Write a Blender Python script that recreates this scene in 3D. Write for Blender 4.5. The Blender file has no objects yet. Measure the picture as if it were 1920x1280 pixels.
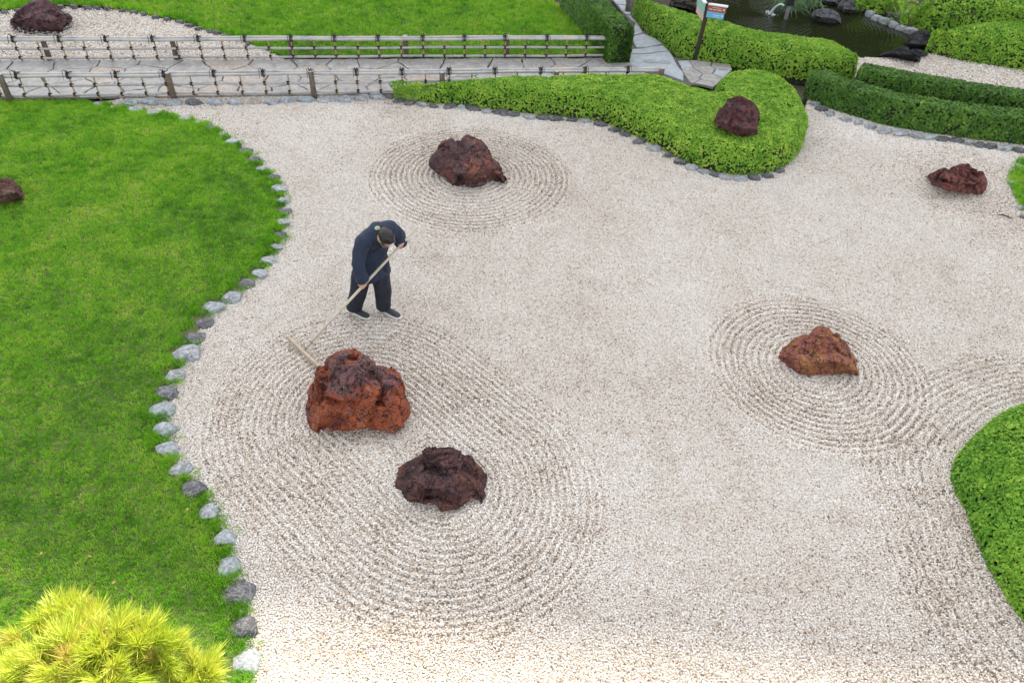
import bpy, math, random
import numpy as np
from mathutils import Vector, Matrix

random.seed(7)
RNG = np.random.default_rng(7)
SC = bpy.context.scene
COL = SC.collection
R = math.radians

# ------------------------------------------------------------------ camera
FPX, CAMH, PITCH, ROLL = 1450.0, 6.7, R(42.5), R(2.5)      # focal length in pixels of a 1920 px wide frame
cam_d = bpy.data.cameras.new('camera')
cam_d.sensor_width = 36.0
cam_d.lens = FPX / 1920 * 36.0
cam_d.clip_start, cam_d.clip_end = 0.05, 2000
cam = bpy.data.objects.new('camera', cam_d)
cam.matrix_world = Matrix.Translation((0, 0, CAMH)) @ Matrix.Rotation(R(90) - PITCH, 4, 'X') @ Matrix.Rotation(ROLL, 4, 'Z')
COL.objects.link(cam)
SC.camera = cam

# ------------------------------------------------------------------ sky, sun, exposure
SUN_AZ, SUN_EL = R(6), R(46)            # sun ahead of the viewer, behind the unseen tower placed to shade the garden
world = bpy.data.worlds.new('World')
SC.world = world
world.use_nodes = True
wn = world.node_tree
wn.nodes.clear()
sky = wn.nodes.new('ShaderNodeTexSky')
sky.sky_type = 'NISHITA'
sky.sun_disc = False
sky.sun_elevation = SUN_EL
sky.sun_rotation = SUN_AZ
sky.air_density, sky.dust_density, sky.ozone_density = 1.0, 2.0, 1.0
hs = wn.nodes.new('ShaderNodeHueSaturation')
hs.inputs['Saturation'].default_value = 0.16
bg = wn.nodes.new('ShaderNodeBackground')
bg.inputs['Strength'].default_value = 0.15
wo = wn.nodes.new('ShaderNodeOutputWorld')
wn.links.new(sky.outputs[0], hs.inputs['Color'])
wn.links.new(hs.outputs[0], bg.inputs['Color'])
wn.links.new(bg.outputs[0], wo.inputs['Surface'])

SUNV = Vector((math.sin(SUN_AZ) * math.cos(SUN_EL), math.cos(SUN_AZ) * math.cos(SUN_EL), math.sin(SUN_EL)))
sun_d = bpy.data.lights.new('sun', 'SUN')
sun_d.energy, sun_d.angle, sun_d.color = 5.0, R(0.55), (1.0, 0.87, 0.66)
sun = bpy.data.objects.new('sun', sun_d)
sun.rotation_euler = SUNV.to_track_quat('Z', 'Y').to_euler()
COL.objects.link(sun)

vs = SC.view_settings
vs.view_transform, vs.look, vs.gamma, vs.exposure = 'Standard', 'None', 1.0, 1.68
vs.use_curve_mapping = False

# ------------------------------------------------------------------ pixel -> place
_a = R(90) - PITCH
_Rx = np.array([[1, 0, 0], [0, math.cos(_a), -math.sin(_a)], [0, math.sin(_a), math.cos(_a)]])
_Rz = np.array([[math.cos(ROLL), -math.sin(ROLL), 0], [math.sin(ROLL), math.cos(ROLL), 0], [0, 0, 1]])
CM = _Rx @ _Rz
CP = np.array([0, 0, CAMH])
def ray(x, y):
    return CM[:, 0] * (x - 960) / FPX + CM[:, 1] * (640 - y) / FPX - CM[:, 2]
def P(x, y, z=0.0):
    r = ray(x, y)
    return CP + r * (z - CAMH) / r[2]
def proj(p):
    d = (np.asarray(p) - CP) @ CM
    return np.stack([960 - FPX * d[..., 0] / d[..., 2], 640 + FPX * d[..., 1] / d[..., 2]], -1)
def poly(pts, z=0.0):
    return np.array([P(q[0], q[1], q[2] if len(q) > 2 else z)[:2] for q in pts])
def crop(pts, ox, oy, s):
    return [(ox + a / s, oy + b / s) for a, b in pts]

# ------------------------------------------------------------------ maths helpers
_L = np.random.default_rng(3).random((64, 64, 64)).astype(np.float32)
def vnoise(p, f=1.0, seed=0):
    p = np.atleast_2d(np.asarray(p, float)) * f + seed * 17.31
    if p.shape[1] == 2:
        p = np.column_stack([p, np.full(len(p), seed * 3.7)])
    i = np.floor(p).astype(int)
    t = p - i
    t = t * t * (3 - 2 * t)
    i &= 63
    j = (i + 1) & 63
    x0, y0, z0, x1, y1, z1 = i[:, 0], i[:, 1], i[:, 2], j[:, 0], j[:, 1], j[:, 2]
    tx, ty, tz = t.T
    def l(a, b, t_): return a + (b - a) * t_
    c = l(l(l(_L[x0, y0, z0], _L[x1, y0, z0], tx), l(_L[x0, y1, z0], _L[x1, y1, z0], tx), ty),
          l(l(_L[x0, y0, z1], _L[x1, y0, z1], tx), l(_L[x0, y1, z1], _L[x1, y1, z1], tx), ty), tz)
    return c * 2 - 1
def fbm(p, f=1.0, o=4, seed=0, ridged=False):
    s, a, n = 0, 1.0, 0
    for k in range(o):
        v = vnoise(p, f * 2.03 ** k, seed + k)
        if ridged:
            v = 1 - 2 * np.abs(v)
        s = s + a * v
        n += a
        a *= 0.5
    return s / n
def smooth_closed(pts, n=4, it=2):
    p = np.asarray(pts, float)
    for _ in range(it):                     # Chaikin
        q = np.roll(p, -1, 0)
        p = np.stack([p * .75 + q * .25, p * .25 + q * .75], 1).reshape(-1, 2)
    return p
def inside(p, pg):
    x, y = p[:, 0], p[:, 1]
    r = np.zeros(len(p), bool)
    a, b = pg, np.roll(pg, -1, 0)
    for (x1, y1), (x2, y2) in zip(a, b):
        if y1 == y2:
            continue
        c = ((y1 > y) != (y2 > y)) & (x < (x2 - x1) * (y - y1) / (y2 - y1) + x1)
        r ^= c
    return r
def dist_line(p, pg, closed=True):
    d = np.full(len(p), 1e9)
    b = np.roll(pg, -1, 0) if closed else pg[1:]
    for q0, q1 in zip(pg, b):
        e = q1 - q0
        t = np.clip(((p - q0) @ e) / (e @ e + 1e-12), 0, 1)
        v = p - q0 - t[:, None] * e
        d = np.minimum(d, np.einsum('ij,ij->i', v, v))
    return np.sqrt(d)
def sdist(p, pg):
    d = dist_line(p, pg)
    return np.where(inside(p, pg), d, -d)
def jgrid(pg, step, jit=0.5):
    x0, y0 = pg.min(0)
    x1, y1 = pg.max(0)
    gx, gy = np.meshgrid(np.arange(x0, x1, step), np.arange(y0, y1, step))
    p = np.column_stack([gx.ravel(), gy.ravel()])
    p += RNG.uniform(-jit, jit, p.shape) * step
    return p[inside(p, pg)]
def cull(p, m=260):
    """keep what lies in or near the picture (a margin of m pixels round the frame)"""
    z = p if p.shape[1] == 3 else np.column_stack([p, np.zeros(len(p))])
    q = proj(z)
    return (q[:, 0] > -m) & (q[:, 0] < 1920 + m) & (q[:, 1] > -m) & (q[:, 1] < 1280 + m)
def euler_from_normal(n):
    n = n / np.linalg.norm(n, axis=1)[:, None]
    r = RNG.normal(size=n.shape)
    t = r - (r * n).sum(1)[:, None] * n
    t /= np.linalg.norm(t, axis=1)[:, None]
    b = np.cross(n, t)
    ry = np.arcsin(np.clip(-t[:, 2], -1, 1))
    rx = np.arctan2(b[:, 2], n[:, 2])
    rz = np.arctan2(t[:, 1], t[:, 0])
    return np.column_stack([rx, ry, rz])

# ------------------------------------------------------------------ object helpers
def link(o, parent=None):
    COL.objects.link(o)
    if parent is not None:
        o.parent = parent
    return o
def tag(o, label=None, cat=None, group=None, kind=None):
    for k, v in (('label', label), ('category', cat), ('group', group), ('kind', kind)):
        if v:
            o[k] = v
    return o
def empty(name, loc=(0, 0, 0)):
    o = bpy.data.objects.new(name, None)
    o.empty_display_size = 0.1
    o.location = tuple(loc)
    return link(o)
def mesh(name, v, f, mat=None, smooth=False):
    me = bpy.data.meshes.new(name)
    v = np.asarray(v, np.float32)
    if len(f) and isinstance(f, np.ndarray):
        k = f.shape[1]
        me.vertices.add(len(v))
        me.vertices.foreach_set('co', v.ravel())
        me.loops.add(f.size)
        me.loops.foreach_set('vertex_index', f.astype(np.int32).ravel())
        me.polygons.add(len(f))
        me.polygons.foreach_set('loop_start', np.arange(0, f.size, k, dtype=np.int32))
        me.update(calc_edges=True)
    else:
        me.from_pydata(v.tolist(), [], [list(x) for x in f])
        me.update()
    if smooth:
        me.polygons.foreach_set('use_smooth', np.ones(len(me.polygons), bool))
    if mat:
        me.materials.append(mat)
    return me
def ob(name, me, parent=None):
    """parts keep world coordinates in their mesh unless the parent sits elsewhere"""
    o = bpy.data.objects.new(name, me)
    link(o, parent)
    if parent is not None:
        o.matrix_parent_inverse = Matrix.Translation(parent.location).inverted()
    return o
def mo(name, v, f, mat, parent=None, smooth=False):
    return ob(name, mesh(name, v, f, mat, smooth), parent)

class MB:
    def __init__(s): s.v, s.f = [], []
    def add(s, v, f):
        n = len(s.v)
        s.v += [tuple(map(float, x)) for x in v]
        s.f += [tuple(i + n for i in g) for g in f]
    def box(s, c, d, rot=None):
        v = np.array([[x, y, z] for x in (-.5, .5) for y in (-.5, .5) for z in (-.5, .5)]) * np.array(d)
        if rot is not None:
            v = v @ np.asarray(rot).T
        s.add(v + np.array(c), [(0, 1, 3, 2), (4, 6, 7, 5), (0, 4, 5, 1), (2, 3, 7, 6), (0, 2, 6, 4), (1, 5, 7, 3)])
    def tube(s, pts, rad, n=10, side=None, cap=True):
        """tube along pts; rad a list of radii or (side radius, other radius) pairs; closed with rounded ends"""
        pts = [np.asarray(p, float) for p in pts]
        rad = [(r, r) if np.isscalar(r) else r for r in rad]
        T = []
        for i in range(len(pts)):
            a, b = pts[max(i - 1, 0)], pts[min(i + 1, len(pts) - 1)]
            t = b - a
            T.append(t / (np.linalg.norm(t) + 1e-9))
        if cap:
            pts = [pts[0] - T[0] * rad[0][1] * .6, pts[0] - T[0] * rad[0][1] * .35] + pts + [pts[-1] + T[-1] * rad[-1][1] * .35, pts[-1] + T[-1] * rad[-1][1] * .6]
            rad = [(rad[0][0] * .35, rad[0][1] * .35), (rad[0][0] * .8, rad[0][1] * .8)] + rad + [(rad[-1][0] * .8, rad[-1][1] * .8), (rad[-1][0] * .35, rad[-1][1] * .35)]
            T = [T[0]] * 2 + T + [T[-1]] * 2
        ref = np.asarray(side, float) if side is not None else np.array([0, 0, 1.]) if abs(T[0][2]) < .9 else np.array([1., 0, 0])
        v, f = [], []
        for p, r, t in zip(pts, rad, T):
            a = ref - t * (ref @ t)
            a /= np.linalg.norm(a) + 1e-9
            ref = a if side is None else ref
            b = np.cross(t, a)
            for k in range(n):
                w = 2 * math.pi * k / n
                v.append(p + a * r[0] * math.cos(w) + b * r[1] * math.sin(w))
        m = len(pts)
        for i in range(m - 1):
            for k in range(n):
                f.append((i * n + k, i * n + (k + 1) % n, (i + 1) * n + (k + 1) % n, (i + 1) * n + k))
        f.append(tuple(range(n - 1, -1, -1)))
        f.append(tuple((m - 1) * n + k for k in range(n)))
        s.add(v, f)
    def ball(s, c, r, axes=None):
        v, f = ICO[3]
        w = v * np.asarray(r)
        if axes is not None:
            w = w @ np.asarray(axes)
        s.add(w + np.asarray(c), f.tolist())
    def mesh(s, name, mat, smooth=False): return mesh(name, s.v, s.f, mat, smooth)
    def build(s, name, mat, parent=None, smooth=False): return ob(name, s.mesh(name, mat, smooth), parent)

def ico(sub):
    t = (1 + 5 ** .5) / 2
    v = [(-1, t, 0), (1, t, 0), (-1, -t, 0), (1, -t, 0), (0, -1, t), (0, 1, t), (0, -1, -t), (0, 1, -t), (t, 0, -1), (t, 0, 1), (-t, 0, -1), (-t, 0, 1)]
    f = [(0, 11, 5), (0, 5, 1), (0, 1, 7), (0, 7, 10), (0, 10, 11), (1, 5, 9), (5, 11, 4), (11, 10, 2), (10, 7, 6), (7, 1, 8), (3, 9, 4), (3, 4, 2), (3, 2, 6), (3, 6, 8), (3, 8, 9), (4, 9, 5), (2, 4, 11), (6, 2, 10), (8, 6, 7), (9, 8, 1)]
    v = [np.array(x) / np.linalg.norm(x) for x in v]
    for _ in range(sub):
        c, g = {}, []
        def mid(a, b):
            k = (min(a, b), max(a, b))
            if k not in c:
                m = v[a] + v[b]
                v.append(m / np.linalg.norm(m))
                c[k] = len(v) - 1
            return c[k]
        for a, b, d in f:
            x, y, z = mid(a, b), mid(b, d), mid(d, a)
            g += [(a, x, z), (b, y, x), (d, z, y), (x, y, z)]
        f = g
    return np.array(v), np.array(f)
ICO = {k: ico(k) for k in (0, 1, 2, 3, 5, 6)}

def remeshed(name, mb, voxel, mat, smooth_it=4, wrinkle=0.0, wf=9.0, seed=0):
    """one continuous surface grown over overlapping volumes"""
    tmp = bpy.data.objects.new('tmp', mb.mesh('tmp', None))
    COL.objects.link(tmp)
    m = tmp.modifiers.new('r', 'REMESH')
    m.mode, m.voxel_size = 'VOXEL', voxel
    s = tmp.modifiers.new('s', 'SMOOTH')
    s.factor, s.iterations = 0.5, smooth_it
    dg = bpy.context.evaluated_depsgraph_get()
    me = bpy.data.meshes.new_from_object(tmp.evaluated_get(dg))
    bpy.data.objects.remove(tmp)
    me.name = name
    me.materials.clear()
    me.materials.append(mat)
    me.polygons.foreach_set('use_smooth', np.ones(len(me.polygons), bool))
    if wrinkle:
        n = len(me.vertices)
        co = np.empty(n * 3, np.float32); me.vertices.foreach_get('co', co); co = co.reshape(-1, 3)
        no = np.empty(n * 3, np.float32); me.vertices.foreach_get('normal', no); no = no.reshape(-1, 3)
        q = co * np.array([1, 1, .45])
        co = co + no * (fbm(q, wf, 3, seed, True)[:, None] * wrinkle)
        me.vertices.foreach_set('co', co.astype(np.float32).ravel())
        me.update()
    return me

# scatter: base surface + loose points of the same mesh that carry instances (gravel, grass, leaves, needles)
_groups = {}
def scatter_group(coll):
    if coll.name in _groups:
        return _groups[coll.name]
    g = bpy.data.node_groups.new('scatter_' + coll.name, 'GeometryNodeTree')
    g.interface.new_socket('Geometry', in_out='INPUT', socket_type='NodeSocketGeometry')
    g.interface.new_socket('Geometry', in_out='OUTPUT', socket_type='NodeSocketGeometry')
    N = g.nodes.new
    gi, go = N('NodeGroupInput'), N('NodeGroupOutput')
    ci = N('GeometryNodeCollectionInfo')
    ci.inputs['Collection'].default_value = coll
    ci.inputs['Separate Children'].default_value = True
    ci.inputs['Reset Children'].default_value = True
    ip = N('GeometryNodeInstanceOnPoints')
    ip.inputs['Pick Instance'].default_value = True
    jn = N('GeometryNodeJoinGeometry')
    def at(nm, ty):
        a = N('GeometryNodeInputNamedAttribute')
        a.data_type = ty
        a.inputs['Name'].default_value = nm
        return a.outputs['Attribute']
    L = g.links.new
    L(gi.outputs[0], ip.inputs['Points'])
    L(at('sel', 'BOOLEAN'), ip.inputs['Selection'])
    L(ci.outputs[0], ip.inputs['Instance'])
    L(at('idx', 'INT'), ip.inputs['Instance Index'])
    L(at('rot', 'FLOAT_VECTOR'), ip.inputs['Rotation'])
    L(at('scl', 'FLOAT_VECTOR'), ip.inputs['Scale'])
    L(gi.outputs[0], jn.inputs[0])
    L(ip.outputs[0], jn.inputs[0])
    L(jn.outputs[0], go.inputs[0])
    _groups[coll.name] = g
    return g
def protos(name, meshes):
    c = bpy.data.collections.new(name)
    for i, m in enumerate(meshes):
        c.objects.link(bpy.data.objects.new('%s_%02d' % (name, i), m))
    return c
def scattered(name, v, f, mat, pts, rot, scl, tone, coll, parent=None):
    v = np.asarray(v, np.float32).reshape(-1, 3)
    n0, n1 = len(v), len(pts)
    me = mesh(name, np.vstack([v, pts]), f, mat)
    def A(nm, ty, val, key):
        a = me.attributes.new(nm, ty, 'POINT')
        a.data.foreach_set(key, np.ascontiguousarray(val).ravel())
    z = lambda k: np.zeros((n0, k), np.float32)
    A('sel', 'BOOLEAN', np.r_[np.zeros(n0, bool), np.ones(n1, bool)], 'value')
    A('idx', 'INT', np.r_[np.zeros(n0, np.int32), RNG.integers(0, len(coll.objects), n1).astype(np.int32)], 'value')
    A('rot', 'FLOAT_VECTOR', np.vstack([z(3), rot]).astype(np.float32), 'vector')
    s = np.asarray(scl, np.float32)
    if s.ndim == 1:
        s = np.repeat(s[:, None], 3, 1)
    A('scl', 'FLOAT_VECTOR', np.vstack([z(3), s]).astype(np.float32), 'vector')
    A('tone', 'FLOAT', np.r_[np.zeros(n0), tone].astype(np.float32), 'value')
    o = ob(name, me, parent)
    m = o.modifiers.new('scatter', 'NODES')
    m.node_group = scatter_group(coll)
    return o
def heightfield(pg, step, zf, strict=False):
    """grid sheet clipped to a polygon (border vertices moved onto it)"""
    x0, y0 = pg.min(0) - step * 2
    x1, y1 = pg.max(0) + step * 2
    xs, ys = np.arange(x0, x1, step), np.arange(y0, y1, step)
    gx, gy = np.meshgrid(xs, ys)
    p = np.column_stack([gx.ravel(), gy.ravel()])
    ins = inside(p, pg)
    w = len(xs)
    i = (np.arange(len(ys) - 1)[:, None] * w + np.arange(w - 1)[None]).ravel()
    q = np.column_stack([i, i + 1, i + 1 + w, i + w])
    q = q[ins[q].all(1) if strict else ins[q].any(1)]
    used = np.unique(q)
    mp = np.full(len(p), -1)
    mp[used] = np.arange(len(used))
    p = p[used]
    return np.column_stack([p, zf(p)]), mp[q]

# ------------------------------------------------------------------ materials
def new_mat(name):
    m = bpy.data.materials.new(name)
    m.use_nodes = True
    nt = m.node_tree
    b = nt.nodes['Principled BSDF']
    return m, nt, b
def nd(nt, ty, **kw):
    n = nt.nodes.new(ty)
    for k, v in kw.items():
        if k in n.inputs.keys() if hasattr(n.inputs, 'keys') else False:
            n.inputs[k].default_value = v
        else:
            setattr(n, k, v)
    return n
def ramp(nt, src, stops, interp='LINEAR'):
    r = nt.nodes.new('ShaderNodeValToRGB')
    cr = r.color_ramp
    cr.interpolation = interp
    while len(cr.elements) < len(stops):
        cr.elements.new(0.5)
    for e, (p, c) in zip(cr.elements, stops):
        e.position = p
        e.color = (c[0], c[1], c[2], 1) if not np.isscalar(c) else (c, c, c, 1)
    nt.links.new(src, r.inputs[0])
    return r.outputs[0]
def coords(nt, scale=1.0, obj=True, rnd=False):
    t = nt.nodes.new('ShaderNodeTexCoord')
    out = t.outputs['Object']
    if rnd:
        oi = nt.nodes.new('ShaderNodeObjectInfo')
        ml = nt.nodes.new('ShaderNodeMath'); ml.operation = 'MULTIPLY'; ml.inputs[1].default_value = 37.0
        nt.links.new(oi.outputs['Random'], ml.inputs[0])
        va = nt.nodes.new('ShaderNodeVectorMath'); va.operation = 'ADD'
        nt.links.new(out, va.inputs[0]); nt.links.new(ml.outputs[0], va.inputs[1])
        out = va.outputs[0]
    return out
def noise(nt, co, scale, detail=5, rough=0.55, dist=0.0):
    n = nt.nodes.new('ShaderNodeTexNoise')
    n.inputs['Scale'].default_value, n.inputs['Detail'].default_value = scale, detail
    n.inputs['Roughness'].default_value, n.inputs['Distortion'].default_value = rough, dist
    nt.links.new(co, n.inputs['Vector'])
    return n.outputs['Fac']
def mixc(nt, fac, a, b, mode='MIX'):
    m = nt.nodes.new('ShaderNodeMix')
    m.data_type, m.blend_type = 'RGBA', mode
    for sock, val in ((m.inputs[0], fac), (m.inputs[6], a), (m.inputs[7], b)):
        if hasattr(val, 'is_linked'):
            nt.links.new(val, sock)
        else:
            sock.default_value = val if np.isscalar(val) else (val[0], val[1], val[2], 1)
    return m.outputs[2]
def bump(nt, b, h, strength=0.5, dist=0.02):
    n = nt.nodes.new('ShaderNodeBump')
    n.inputs['Strength'].default_value, n.inputs['Distance'].default_value = strength, dist
    nt.links.new(h, n.inputs['Height'])
    nt.links.new(n.outputs[0], b.inputs['Normal'])
def attr(nt, name, ty='INSTANCER'):
    a = nt.nodes.new('ShaderNodeAttribute')
    a.attribute_type, a.attribute_name = ty, name
    return a.outputs['Fac']
def plain(name, c, rough=0.6, var=0.25, scale=20, bmp=0.0, metal=0.0, rnd=True):
    m, nt, b = new_mat(name)
    co = coords(nt, rnd=rnd)
    n = noise(nt, co, scale)
    lo, hi = [x * (1 - var) for x in c], [min(1, x * (1 + var)) for x in c]
    nt.links.new(ramp(nt, n, [(0.25, lo), (0.75, hi)]), b.inputs['Base Color'])
    b.inputs['Roughness'].default_value, b.inputs['Metallic'].default_value = rough, metal
    if bmp:
        bump(nt, b, n, bmp, 0.01)
    return m
def leaf_mat(name, stops, rough=0.45, trans=0.25, spec=0.35):
    m, nt, b = new_mat(name)
    c = ramp(nt, attr(nt, 'tone'), stops)
    nt.links.new(c, b.inputs['Base Color'])
    b.inputs['Roughness'].default_value = rough
    b.inputs['Specular IOR Level'].default_value = spec
    tr = nt.nodes.new('ShaderNodeBsdfTranslucent')
    nt.links.new(mixc(nt, 1.0, c, (1.0, 1.0, 0.55), 'MULTIPLY'), tr.inputs['Color'])
    mx = nt.nodes.new('ShaderNodeMixShader')
    mx.inputs[0].default_value = trans
    out = nt.nodes['Material Output']
    nt.links.new(b.outputs[0], mx.inputs[1]); nt.links.new(tr.outputs[0], mx.inputs[2]); nt.links.new(mx.outputs[0], out.inputs['Surface'])
    return m
def rock_mat(name, stops, big=2.2, lich=0.0, rough=0.75, top=None, zt=1.0):
    m, nt, b = new_mat(name)
    co = coords(nt)
    n1 = noise(nt, co, big, 6, 0.62, 0.6)
    n2 = noise(nt, co, big * 5, 8, 0.7, 0.3)
    n3 = noise(nt, co, 60, 4, 0.7)
    mm = nt.nodes.new('ShaderNodeMath'); mm.operation = 'MULTIPLY_ADD'
    mm.inputs[1].default_value = 0.55
    nt.links.new(n2, mm.inputs[0])
    m2 = nt.nodes.new('ShaderNodeMath'); m2.operation = 'MULTIPLY'; m2.inputs[1].default_value = 0.6
    nt.links.new(n1, m2.inputs[0]); nt.links.new(m2.outputs[0], mm.inputs[2])
    c = ramp(nt, mm.outputs[0], stops)
    if top:                                  # another colour towards the summit, broken up by noise
        sx = nt.nodes.new('ShaderNodeSeparateXYZ'); nt.links.new(co, sx.inputs[0])
        hz = nt.nodes.new('ShaderNodeMath'); hz.operation = 'MULTIPLY_ADD'; hz.inputs[1].default_value = 1.0 / zt
        ns = noise(nt, co, 4.0, 6, .65, .5)
        nt.links.new(sx.outputs[2], hz.inputs[0]); nt.links.new(ns, hz.inputs[2])
        h2 = nt.nodes.new('ShaderNodeMath'); h2.operation = 'MULTIPLY'; h2.inputs[1].default_value = .5
        nt.links.new(hz.outputs[0], h2.inputs[0])
        c = mixc(nt, ramp(nt, h2.outputs[0], [(0.57, 0.0), (0.66, 0.9)]), c, mixc(nt, n2, (top[0] * .35, top[1] * .35, top[2] * .35), (top[0] * 1.6, top[1] * 1.6, top[2] * 1.6)))
    c = mixc(nt, ramp(nt, n3, [(0.40, 0.0), (0.70, 0.55)]), c, (0.02, 0.016, 0.018))
    dk = noise(nt, co, 5.5, 8, .72, .8)
    c = mixc(nt, ramp(nt, dk, [(0.55, 0.0), (0.66, 0.75)]), c, (0.026, 0.020, 0.022))
    wp = nt.nodes.new('ShaderNodeVectorMath'); wp.operation = 'ADD'
    nz = nt.nodes.new('ShaderNodeTexNoise'); nz.inputs['Scale'].default_value = 3.0; nz.inputs['Detail'].default_value = 5
    nt.links.new(co, nz.inputs['Vector']); nt.links.new(co, wp.inputs[0]); nt.links.new(nz.outputs['Color'], wp.inputs[1])
    vc = nt.nodes.new('ShaderNodeTexVoronoi'); vc.feature = 'DISTANCE_TO_EDGE'; vc.inputs['Scale'].default_value = 4.5
    nt.links.new(wp.outputs[0], vc.inputs['Vector'])
    crack = ramp(nt, vc.outputs['Distance'], [(0.0, 1.0), (0.035, 0.0)])
    c = mixc(nt, crack, c, (0.014, 0.011, 0.012))
    pk = noise(nt, co, 9, 7, 0.75, 1.0)
    c = mixc(nt, ramp(nt, pk, [(0.58, 0.0), (0.70, 0.6)]), c, (0.36, 0.27, 0.26))
    if lich:
        l = noise(nt, co, 4.0, 8, 0.75)
        c = mixc(nt, ramp(nt, l, [(0.61, 0.0), (0.68, lich)]), c, (0.26, 0.21, 0.09))
    nt.links.new(c, b.inputs['Base Color'])
    b.inputs['Roughness'].default_value = .88
    b.inputs['Specular IOR Level'].default_value = 0.25
    ad = nt.nodes.new('ShaderNodeMath'); ad.operation = 'ADD'
    nt.links.new(n2, ad.inputs[0]); nt.links.new(n3, ad.inputs[1])
    sb = nt.nodes.new('ShaderNodeMath'); sb.operation = 'SUBTRACT'
    nt.links.new(ad.outputs[0], sb.inputs[0]); nt.links.new(crack, sb.inputs[1])
    bump(nt, b, sb.outputs[0], 0.9, 0.03)
    return m

M = {}
# pebbles: pale marble chips with grey, tan and rusty ones among them
m, nt, b = new_mat('pebble')
c = ramp(nt, attr(nt, 'tone'), [(0.0, (0.13, 0.115, 0.10)), (0.07, (0.25, 0.175, 0.115)), (0.18, (0.43, 0.325, 0.235)), (0.30, (0.55, 0.47, 0.39)), (0.46, (0.60, 0.55, 0.495)), (0.70, (0.70, 0.66, 0.615)), (1.0, (0.79, 0.76, 0.73))])
co = coords(nt)
c = mixc(nt, ramp(nt, noise(nt, co, 60, 3), [(0.4, 0.0), (0.8, 0.35)]), c, (0.42, 0.36, 0.30))
nt.links.new(c, b.inputs['Base Color'])
b.inputs['Roughness'].default_value = 0.65
b.inputs['Specular IOR Level'].default_value = 0.3
M['pebble'] = m
m, nt, b = new_mat('gravel_bed')
co = coords(nt)
vo = nt.nodes.new('ShaderNodeTexVoronoi'); vo.inputs['Scale'].default_value = 48
nt.links.new(co, vo.inputs['Vector'])
sp = nt.nodes.new('ShaderNodeSeparateColor'); nt.links.new(vo.outputs['Color'], sp.inputs[0])
c = ramp(nt, sp.outputs[0], [(0.0, (0.24, 0.19, 0.14)), (0.3, (0.42, 0.36, 0.29)), (0.6, (0.52, 0.48, 0.43)), (1.0, (0.62, 0.59, 0.55))])
nt.links.new(c, b.inputs['Base Color'])
b.inputs['Roughness'].default_value = 0.9
bump(nt, b, ramp(nt, vo.outputs['Distance'], [(0.0, 1.0), (0.6, 0.0)]), 0.8, 0.012)
M['gravel_bed'] = m

m, nt, b = new_mat('soil')
co = coords(nt)
c = ramp(nt, noise(nt, co, 6, 6), [(0.3, (0.045, 0.07, 0.015)), (0.7, (0.11, 0.13, 0.04))])
nt.links.new(c, b.inputs['Base Color'])
b.inputs['Roughness'].default_value = 0.95
M['soil'] = m
M['ground'] = plain('ground', (0.05, 0.045, 0.03), 0.95, 0.4, 2.0)
M['grass'] = leaf_mat('grass', [(0.0, (0.06, 0.22, 0.012)), (0.35, (0.20, 0.50, 0.024)), (0.7, (0.38, 0.61, 0.06)), (1.0, (0.55, 0.55, 0.20))], 0.5, 0.40, 0.3)
M['azalea'] = leaf_mat('azalea', [(0.0, (0.06, 0.19, 0.014)), (0.35, (0.16, 0.37, 0.030)), (0.75, (0.35, 0.56, 0.065)), (1.0, (0.54, 0.66, 0.12))], 0.5, 0.22, 0.3)
M['box'] = leaf_mat('box_leaf', [(0.0, (0.03, 0.095, 0.010)), (0.5, (0.085, 0.21, 0.020)), (0.88, (0.15, 0.30, 0.03)), (1.0, (0.32, 0.42, 0.04))], 0.38, 0.15, 0.5)
M['core'] = plain('twig_core', (0.022, 0.024, 0.010), 0.95, 0.5, 30)
M['twig'] = plain('twig_bark', (0.06, 0.045, 0.03), 0.9, 0.4, 30, 0.4)
M['needle'] = leaf_mat('needle', [(0.0, (0.16, 0.28, 0.02)), (0.5, (0.40, 0.50, 0.05)), (0.9, (0.58, 0.58, 0.12)), (1.0, (0.50, 0.36, 0.14))], 0.4, 0.40, 0.5)
M['bark'] = plain('pine_bark', (0.11, 0.075, 0.05), 0.9, 0.5, 25, 0.8)

def stone_mat(name, lo, mid, hi, vein, sc=1.5):
    m, nt, b = new_mat(name)
    co = coords(nt, rnd=True)
    n = noise(nt, co, sc, 7, 0.65, 1.2)
    c = ramp(nt, n, [(0.28, lo), (0.5, mid), (0.72, hi)])
    wv = noise(nt, co, sc * .45, 5, 0.6, 2.5)
    c = mixc(nt, ramp(nt, wv, [(0.46, 0.0), (0.5, 0.75), (0.54, 0.0)]), c, vein)
    sp = noise(nt, co, sc * 8, 4)
    c = mixc(nt, ramp(nt, sp, [(0.5, 0.0), (0.75, 0.6)]), c, lo)
    nt.links.new(c, b.inputs['Base Color'])
    b.inputs['Roughness'].default_value = 0.6
    bump(nt, b, n, 0.5, 0.015)
    return m
M['st_L'] = stone_mat('pale_stone', (0.11, 0.125, 0.14), (0.29, 0.315, 0.34), (0.48, 0.50, 0.51), (0.08, 0.09, 0.10))
M['st_M'] = stone_mat('grey_stone', (0.07, 0.08, 0.09), (0.19, 0.205, 0.22), (0.36, 0.37, 0.38), (0.50, 0.51, 0.51))
M['st_D'] = stone_mat('dark_stone', (0.022, 0.022, 0.026), (0.055, 0.055, 0.062), (0.12, 0.12, 0.13), (0.26, 0.26, 0.27))
M['st_B'] = stone_mat('bluish_stone', (0.13, 0.18, 0.20), (0.27, 0.34, 0.36), (0.42, 0.48, 0.49), (0.16, 0.20, 0.22))
M['st_T'] = stone_mat('tan_stone', (0.18, 0.15, 0.12), (0.33, 0.28, 0.24), (0.46, 0.42, 0.37), (0.20, 0.17, 0.14))

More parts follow.
